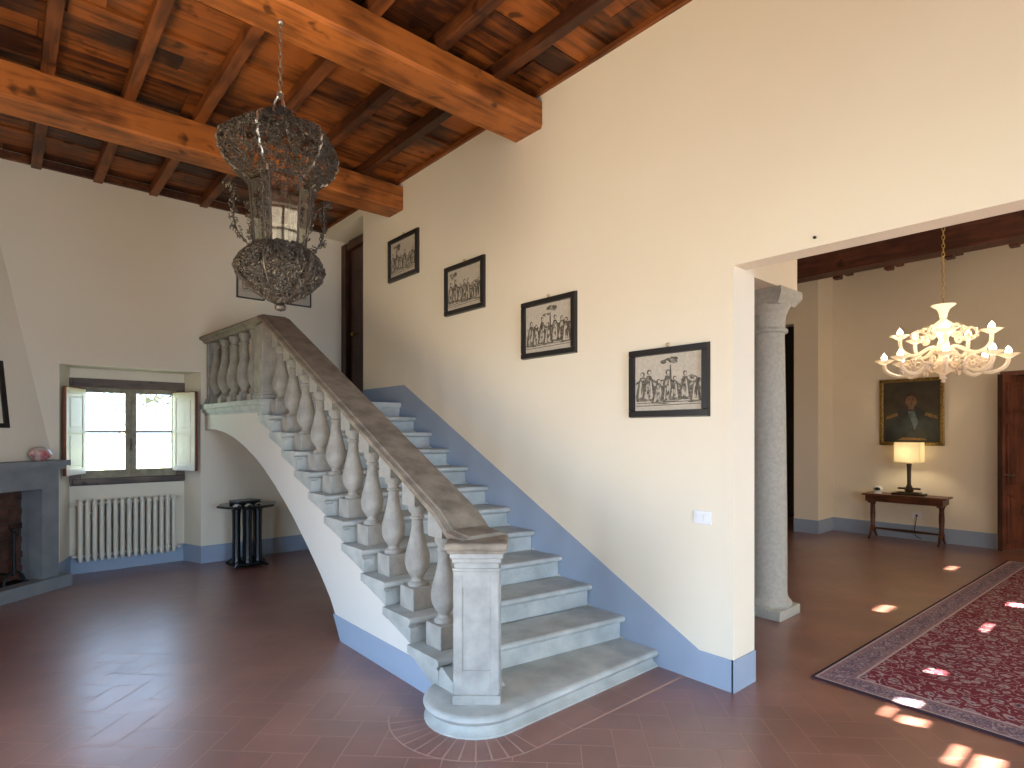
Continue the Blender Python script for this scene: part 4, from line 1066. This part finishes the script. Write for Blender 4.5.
# ------------------------------------------------------------------ white glass chandelier
HX, HY, HZ = 6.68, 1.44, 2.06
ch = thing('chandelier', (HX, HY, HZ), 'lit white blown-glass chandelier with two tiers of curling arms in the hall', 'chandelier')
bm = bmesh.new(); z = 4.62-HZ; i = 0
while z > 0.74:
    a = (i % 2)*PI/2
    tube(bm, [(0.012*math.cos(t)*math.cos(a), 0.012*math.cos(t)*math.sin(a), z-0.02+0.024*math.sin(t)) for t in [2*PI*j/8 for j in range(8)]], 0.004, 4, True); z -= 0.040; i += 1
obj('chain', bm, M['brass'], ch, smooth=True)
bm = bmesh.new(); lathe(bm, [(0.015, 0.60), (0.03, 0.62), (0.035, 0.66), (0.05, 0.70), (0.10, 0.74), (0.085, 0.74), (0.04, 0.71), (0.02, 0.67)], 24); obj('top_cup', bm, M['murano'], ch, smooth=True)
bm = bmesh.new(); lathe(bm, [(0.0001, 0.0), (0.02, 0.015), (0.012, 0.03), (0.03, 0.05), (0.012, 0.07), (0.03, 0.09), (0.10, 0.13), (0.13, 0.17), (0.12, 0.20), (0.05, 0.22), (0.035, 0.26), (0.055, 0.32), (0.045, 0.38), (0.03, 0.42), (0.055, 0.46), (0.085, 0.51), (0.075, 0.56), (0.03, 0.60), (0.02, 0.62)], 24, lobes=lambda t: 1+0.06*math.cos(10*t)); obj('stem', bm, M['murano'], ch, smooth=True)
def arm(a, reach, z_root, z_dip, z_tip, r=0.017):
    e = Vector((math.cos(a), math.sin(a), 0)); Zv = lambda z_: Vector((0, 0, z_))
    pts = bez(e*0.06+Zv(z_root), e*reach*0.35+Zv(z_root+0.06), e*reach*0.55+Zv(z_dip-0.08), e*reach*0.85+Zv(z_dip), 9)+bez(e*reach*0.85+Zv(z_dip), e*reach*0.98+Zv(z_dip+0.03), e*reach+Zv(z_dip+0.06), e*reach+Zv(z_tip), 6)[1:]
    bm = bmesh.new(); tube(bm, pts, r, 8); A = obj('arm', bm, M['murano'], ch, smooth=True)
    tip = e*reach+Zv(z_tip)
    bm = bmesh.new(); lathe(bm, [(0.012, -0.005), (0.03, 0.0), (0.055, 0.018), (0.085, 0.035), (0.080, 0.037), (0.05, 0.024), (0.02, 0.012), (0.018, 0.03), (0.022, 0.045), (0.012, 0.05)], 16, tip, lobes=lambda t: 1+0.09*math.cos(8*t)); obj('cup', bm, M['murano'], A, smooth=True)
    bm = bmesh.new(); lathe(bm, [(0.010, 0.035), (0.022, 0.045), (0.026, 0.062), (0.016, 0.085), (0.0005, 0.105)], 12, tip); obj('bulb', bm, M['bulb'], A, smooth=True)
def scroll(a, r0, z0, sz, down):
    e = Vector((math.cos(a), math.sin(a), 0)); pts = []
    for j in range(22):
        t = j/21; q = (PI*0.9 if not down else -PI*0.9)*(1-2.4*t)+(0 if not down else 0); rr = sz*(1-0.72*t)
        pts.append(e*(r0+sz+rr*math.cos(q))+Vector((0, 0, z0+(rr*math.sin(q)))))
    bm = bmesh.new(); tube(bm, pts, [0.012*(1-0.5*j/21) for j in range(22)], 6)
    for j in range(0, 20, 2): sphere(bm, pts[j], 0.016, 1, 1, 1, 6, 5)
    obj('scroll', bm, M['murano'], ch, smooth=True)
for i in range(8): arm(i*PI/4+0.25, 0.47, 0.20, 0.10, 0.21)
for i in range(5): arm(i*2*PI/5+0.9, 0.36, 0.33, 0.29, 0.43)
for i in range(8): scroll(i*PI/4+0.25+PI/8, 0.13, 0.20, 0.085, True); scroll(i*PI/4+0.25, 0.22, 0.17, 0.065, False)
for i in range(8): scroll(i*PI/4+0.25+PI/8, 0.28, 0.13, 0.05, False)
for i in range(5): scroll(i*2*PI/5+0.9+PI/5, 0.07, 0.46, 0.085, False); scroll(i*2*PI/5+0.9, 0.14, 0.44, 0.07, False)
lt = bpy.data.lights.new('chandelier_light', 'POINT'); lt.energy = 36; lt.color = (1.0, 0.78, 0.52); lt.shadow_soft_size = 0.35
lo = bpy.data.objects.new('chandelier_light', lt); COL.objects.link(lo); lo.location = (HX, HY, HZ+0.45)

# ------------------------------------------------------------------ console table with lamp, portrait
TX, TY = 9.93, 2.59
ct = thing('console_table', (TX, TY, 0), 'dark brown wooden console table with trestle legs beneath the portrait', 'table')
bm = bmesh.new(); box(bm, -0.2, 0.2, -0.52, 0.52, 0.655, 0.68, 0.005); obj('table_top', bm, M['table_wood'], ct)
bm = bmesh.new(); box(bm, -0.17, 0.17, -0.48, 0.48, 0.565, 0.655, 0.003); box(bm, -0.175, -0.168, -0.17, 0.17, 0.575, 0.645, 0.002); obj('apron', bm, M['table_wood'], ct)
for sy in (-1, 1):
    bm = bmesh.new(); yy = sy*0.43
    tube(bm, [(0, yy, 0.56), (0, yy, 0.5), (0, yy, 0.36), (0, yy, 0.2), (0, yy, 0.14)], [0.05, 0.03, 0.036, 0.028, 0.04], 12)
    box(bm, -0.14, 0.14, yy-0.03, yy+0.03, 0.54, 0.57, 0.005)
    for sx in (-1, 1):
        tube(bm, bez((0, yy, 0.17), (sx*0.06, yy, 0.16), (sx*0.10, yy, 0.04), (sx*0.18, yy, 0.016), 7), [0.03, 0.03, 0.027, 0.024, 0.02, 0.018, 0.017, 0.016], 8)
    obj('leg', bm, M['table_wood'], ct, smooth=True)
bm = bmesh.new(); tube(bm, [(0, -0.43, 0.15), (0, -0.2, 0.15), (0, 0, 0.15), (0, 0.2, 0.15), (0, 0.43, 0.15)], [0.012, 0.018, 0.022, 0.018, 0.012], 10); obj('stretcher', bm, M['dark_wood'], ct, smooth=True)

lp = thing('table_lamp', (9.93, 2.55, 0.68), 'lit table lamp with square cream shade on the console table', 'lamp')
bm = bmesh.new(); box(bm, -0.10, 0.10, -0.20, 0.20, 0, 0.03, 0.005); box(bm, -0.07, 0.07, -0.14, 0.14, 0.03, 0.045, 0.004); lathe(bm, [(0.05, 0.045), (0.06, 0.08), (0.045, 0.11), (0.03, 0.14)], 16)
tube(bm, [(0, -0.14, 0.095), (0, 0.14, 0.095)], 0.014, 8); obj('base', bm, M['bronze'], lp)
bm = bmesh.new(); lathe(bm, [(0.035, 0.13), (0.026, 0.16), (0.028, 0.40), (0.035, 0.46), (0.012, 0.48), (0.008, 0.70)], 16); obj('pole', bm, M['bronze'], lp, smooth=True)
bm = bmesh.new(); hwx = 0.12
for x0, x1, y0, y1 in ((-hwx, hwx, -0.160, -0.158), (-hwx, hwx, 0.158, 0.160), (-hwx, -hwx+.002, -0.160, 0.160), (hwx-.002, hwx, -0.160, 0.160)): box(bm, x0, x1, y0, y1, 0.48, 0.77)
obj('lamp_shade', bm, M['shade'], lp)
bm = bmesh.new(); sphere(bm, (0, 0.04, 0.62), 0.035); obj('bulb', bm, mat('lamp_bulb', (1, .9, .7), .4, emis=((1.0, 0.84, 0.58), 60)), lp, smooth=True)
bm = bmesh.new()
for zz in (0.481, 0.769): tube(bm, [(0, -0.158, zz), (0, 0.158, zz)], 0.003, 4); tube(bm, [(-0.118, 0, zz), (0.118, 0, zz)], 0.003, 4)
obj('shade_ring', bm, M['brass'], lp)
lt = bpy.data.lights.new('lamp_light', 'POINT'); lt.energy = 14; lt.color = (1.0, 0.80, 0.50); lt.shadow_soft_size = 0.05
lo = bpy.data.objects.new('lamp_light', lt); COL.objects.link(lo); lo.location = (9.93, 2.56, 0.68+0.62)
# small white clock
cl = thing('desk_clock', (9.86, 2.93, 0.68), 'small white and black desk clock at the left end of the console table', 'clock')
bm = bmesh.new(); lathe(bm, [(0.05, 0), (0.055, 0.01), (0.055, 0.014)], 20); sphere(bm, (0, 0, 0.065), 0.055, 0.7, 1.15, 0.9); obj('body', bm, M['white_plastic'], cl, smooth=True)
bm = bmesh.new(); sphere(bm, (-0.02, 0, 0.068), 0.036, 0.7, 1.2, 0.8); obj('dial', bm, M['black_frame'], cl, smooth=True, label='black dial')
# wall socket with plug
so = thing('wall_socket', (10.2, 2.52, 0.36), 'white wall socket with red dot and hanging lead behind the console table', 'socket')
bm = bmesh.new(); box(bm, -0.01, 0, -0.06, 0.06, -0.04, 0.04, 0.003); obj('plate', bm, M['white_plastic'], so)
bm = bmesh.new(); sphere(bm, (-0.012, 0.0, 0.0), 0.018, .5, 1, 1); obj('plug', bm, mat('red_plastic', (0.5, 0.03, 0.03), .4), so)
bm = bmesh.new(); tube(bm, bez((-0.02, 0, 0), (-0.06, 0.0, -0.2), (-0.04, 0.08, -0.3), (-0.03, -0.06, -0.33), 8), 0.006, 5); obj('lead', bm, M['black_frame'], so)

# portrait of an officer (flat painting)
pt = thing('portrait_painting', (10.2, 2.59, 1.90), 'gilt-framed dark portrait of an officer in epaulettes above the console table', 'painting')
bm = bmesh.new(); hw, hh, fr = 0.41, 0.50, 0.05
for y0, y1, z0, z1 in ((-hw, hw, -hh, -hh+fr), (-hw, hw, hh-fr, hh), (-hw, -hw+fr, -hh, hh), (hw-fr, hw, -hh, hh)):
    box(bm, -0.04, 0, y0, y1, z0, z1, 0.008)
obj('frame', bm, M['gold'], pt)
pm = lambda n_, c, c2, s=9: mat(n_, c, 0.45, noise=(s, 0.8, c2))
to3 = lambda u, v, d: (-d, -u, v)
iw, ih = hw-fr+0.004, hh-fr+0.004
bm = bmesh.new(); poly(bm, [(-iw, -ih), (iw, -ih), (iw, ih), (-iw, ih)], to3, 0.012); cv = obj('canvas', bm, pm('portrait_ground', (0.055, 0.045, 0.028), (0.03, 0.022, 0.014)), pt)
bm = bmesh.new(); poly(bm, [(-iw*.95, -ih), (iw*.95, -ih), (iw*.80, -ih*.15), (iw*.45, ih*.04), (iw*.15, ih*.17), (-iw*.17, ih*.17), (-iw*.5, ih*.02), (-iw*.85, -ih*.2)], to3, 0.0130); obj('coat', bm, pm('portrait_coat', (0.018, 0.022, 0.022), (0.04, 0.045, 0.04)), cv)
gm = pm('portrait_gold', (0.22, 0.13, 0.045), (0.10, 0.06, 0.02), 40)
for s_ in (-1, 1):
    bm = bmesh.new(); poly(bm, [(s_*iw*.50, -ih*.02), (s_*iw*.88, -ih*.14), (s_*iw*.92, -ih*.25), (s_*iw*.72, -ih*.20), (s_*iw*.46, -ih*.12)], to3, 0.0136); obj('epaulette', bm, gm, cv)
bm = bmesh.new(); poly(bm, [(-iw*.5, -ih*.93), (iw*.55, -ih*.93), (iw*.45, -ih*.86), (-iw*.3, -ih*.84)], to3, 0.0136)
obj('gilt_belt', bm, gm, cv)
bm = bmesh.new(); poly(bm, [(-iw*.12, ih*.02), (iw*.10, ih*.04), (iw*.25, -ih*.35), (iw*.12, -ih*.60), (iw*.0, -ih*.30)], to3, 0.0137); obj('sash', bm, pm('portrait_sash', (0.10, 0.13, 0.14), (0.05, 0.06, 0.06), 20), cv)
bm = bmesh.new(); poly(bm, blob(0, ih*.35, iw*.20, ih*.20, 20), to3, 0.0137); poly(bm, [(-iw*.09, ih*.22), (iw*.09, ih*.22), (iw*.10, ih*.08), (-iw*.10, ih*.08)], to3, 0.0134); obj('face', bm, pm('portrait_skin', (0.20, 0.11, 0.06), (0.09, 0.045, 0.025), 10), cv)
bm = bmesh.new(); poly(bm, [(-iw*.20, ih*.38), (-iw*.22, ih*.52), (-iw*.12, ih*.64), (iw*.06, ih*.66), (iw*.20, ih*.58), (iw*.24, ih*.42), (iw*.19, ih*.36), (iw*.16, ih*.48), (0, ih*.54), (-iw*.15, ih*.49)], to3, 0.0143)
for u in (-0.07, 0.07): poly(bm, blob(iw*u, ih*.39, iw*.03, ih*.014, 8), to3, 0.0143); poly(bm, blob(iw*u, ih*.43, iw*.045, ih*.010, 8), to3, 0.0143)
poly(bm, blob(0, ih*.275, iw*.055, ih*.012, 8), to3, 0.0143); poly(bm, blob(iw*0.02, ih*.335, iw*.02, ih*.03, 8), to3, 0.0141)
obj('hair', bm, pm('portrait_hair', (0.035, 0.02, 0.012), (0.06, 0.035, 0.02)), cv)

# ------------------------------------------------------------------ hall door leaf at the far right
ang = math.atan2(-0.40, 0.917)
bm = bmesh.new(); box(bm, 10.17, 10.46, 0.45, 0.52, 0, 2.40, 0.005); box(bm, 10.17, 10.46, 0.45, 1.56, 2.36, 2.42, 0.005)
d2 = struct('door_2', bm, M['door_wood'])
DM = Matrix.Translation((10.0, 1.53, 0)) @ Matrix.Rotation(ang, 4, 'Z')
bm = bmesh.new(); box(bm, 0, 0.80, -0.02, 0.02, 0.015, 2.36, 0.004, DM)
lf = obj('door_leaf', bm, M['door_wood'], d2)
bm = bmesh.new(); box(bm, -0.012, 0.0, -0.03, 0.03, 0.01, 2.37, 0.003, DM); obj('door_edge', bm, M['dark_wood'], lf)
for z0, z1 in ((0.12, 0.75), (0.90, 1.72), (1.85, 2.26)):
    bm = bmesh.new()
    for x0, x1, a, b in ((0.08, 0.11, z0, z1), (0.69, 0.72, z0, z1), (0.11, 0.69, z0, z0+0.02), (0.11, 0.69, z1-0.02, z1)): box(bm, x0, x1, -0.045, -0.018, a, b, 0.006, DM)
    box(bm, 0.15, 0.65, -0.03, -0.018, z0+0.06, z1-0.06, 0.008, DM)
    obj('door_panel', bm, M['door_wood'], lf)
bm = bmesh.new(); tube(bm, [DM @ Vector((0.05, -0.02, 1.03)), DM @ Vector((0.05, -0.07, 1.03)), DM @ Vector((0.15, -0.075, 1.03))], 0.010, 8)
tube(bm, [DM @ Vector((0.05, 0.02, 1.03)), DM @ Vector((0.05, 0.07, 1.03)), DM @ Vector((0.15, 0.075, 1.03))], 0.010, 8)
obj('door_handle', bm, M['silver'], lf, smooth=True)

# shelf glimpsed in the side room
sh = thing('bookcase', (10.6, 4.9, 0), 'dark shelves glimpsed through the doorway beside the column', 'bookcase')
bm = bmesh.new(); box(bm, -0.2, 0.2, -0.02, 0.0, 0, 2.9); box(bm, -0.2, 0.2, 1.0, 1.02, 0, 2.9); box(bm, 0.18, 0.2, 0, 1.0, 0, 2.9); obj('carcass', bm, M['dark_wood'], sh)
for z_ in (0.1, 0.9, 1.4, 1.9, 2.4, 2.88):
    bm = bmesh.new(); box(bm, -0.2, 0.18, 0, 1.0, z_-0.012, z_+0.012); obj('shelf', bm, M['dark_wood'], sh)

# ------------------------------------------------------------------ rug
RC = Vector((3.95, 1.56, 0.003)); ex = Vector((1, -0.037, 0)).normalized(); ey = Vector((-0.037, -1, 0)).normalized()
rg = thing('oriental_rug', tuple(RC), 'large red patterned oriental rug on the hall floor under the chandelier', 'rug')
RLX, RLY = 5.40, 3.3
def rq(bm, a0, a1, b0, b1, z0, z1):
    vs = [bm.verts.new(ex*a+ey*b+Vector((0, 0, z))) for z in (z0, z1) for a, b in ((a0, b0), (a1, b0), (a1, b1), (a0, b1))]
    for f in ((0, 1, 2, 3), (7, 6, 5, 4), (0, 4, 5, 1), (1, 5, 6, 2), (2, 6, 7, 3), (3, 7, 4, 0)): bm.faces.new([vs[i] for i in f])
def ringrect(bm, i0, i1, z1):
    rq(bm, i0, RLX-i0, i0, i1, 0.0, z1); rq(bm, i0, RLX-i0, RLY-i1, RLY-i0, 0.0, z1); rq(bm, i0, i1, i1, RLY-i1, 0.0, z1); rq(bm, RLX-i1, RLX-i0, i1, RLY-i1, 0.0, z1)
bm = bmesh.new(); ringrect(bm, 0, 0.018, 0.009); obj('binding', bm, M['rug_edge'], rg, label='dark bound edge')
bm = bmesh.new(); ringrect(bm, 0.018, 0.030, 0.0095); ringrect(bm, 0.195, 0.210, 0.0095); obj('stripe', bm, M['rug_line'], rg, label='pale guard stripes')
bm = bmesh.new(); ringrect(bm, 0.030, 0.060, 0.009); ringrect(bm, 0.165, 0.195, 0.009); obj('guard_border', bm, M['rug_guard'], rg, label='narrow rose guard borders')
bm = bmesh.new(); ringrect(bm, 0.060, 0.165, 0.009); obj('border', bm, M['rug_border'], rg, label='grey-mauve patterned border')
bm = bmesh.new(); rq(bm, 0.21, RLX-0.21, 0.21, RLY-0.21, 0, 0.009); obj('field', bm, M['rug_field'], rg, label='dark red field with pale flowers')
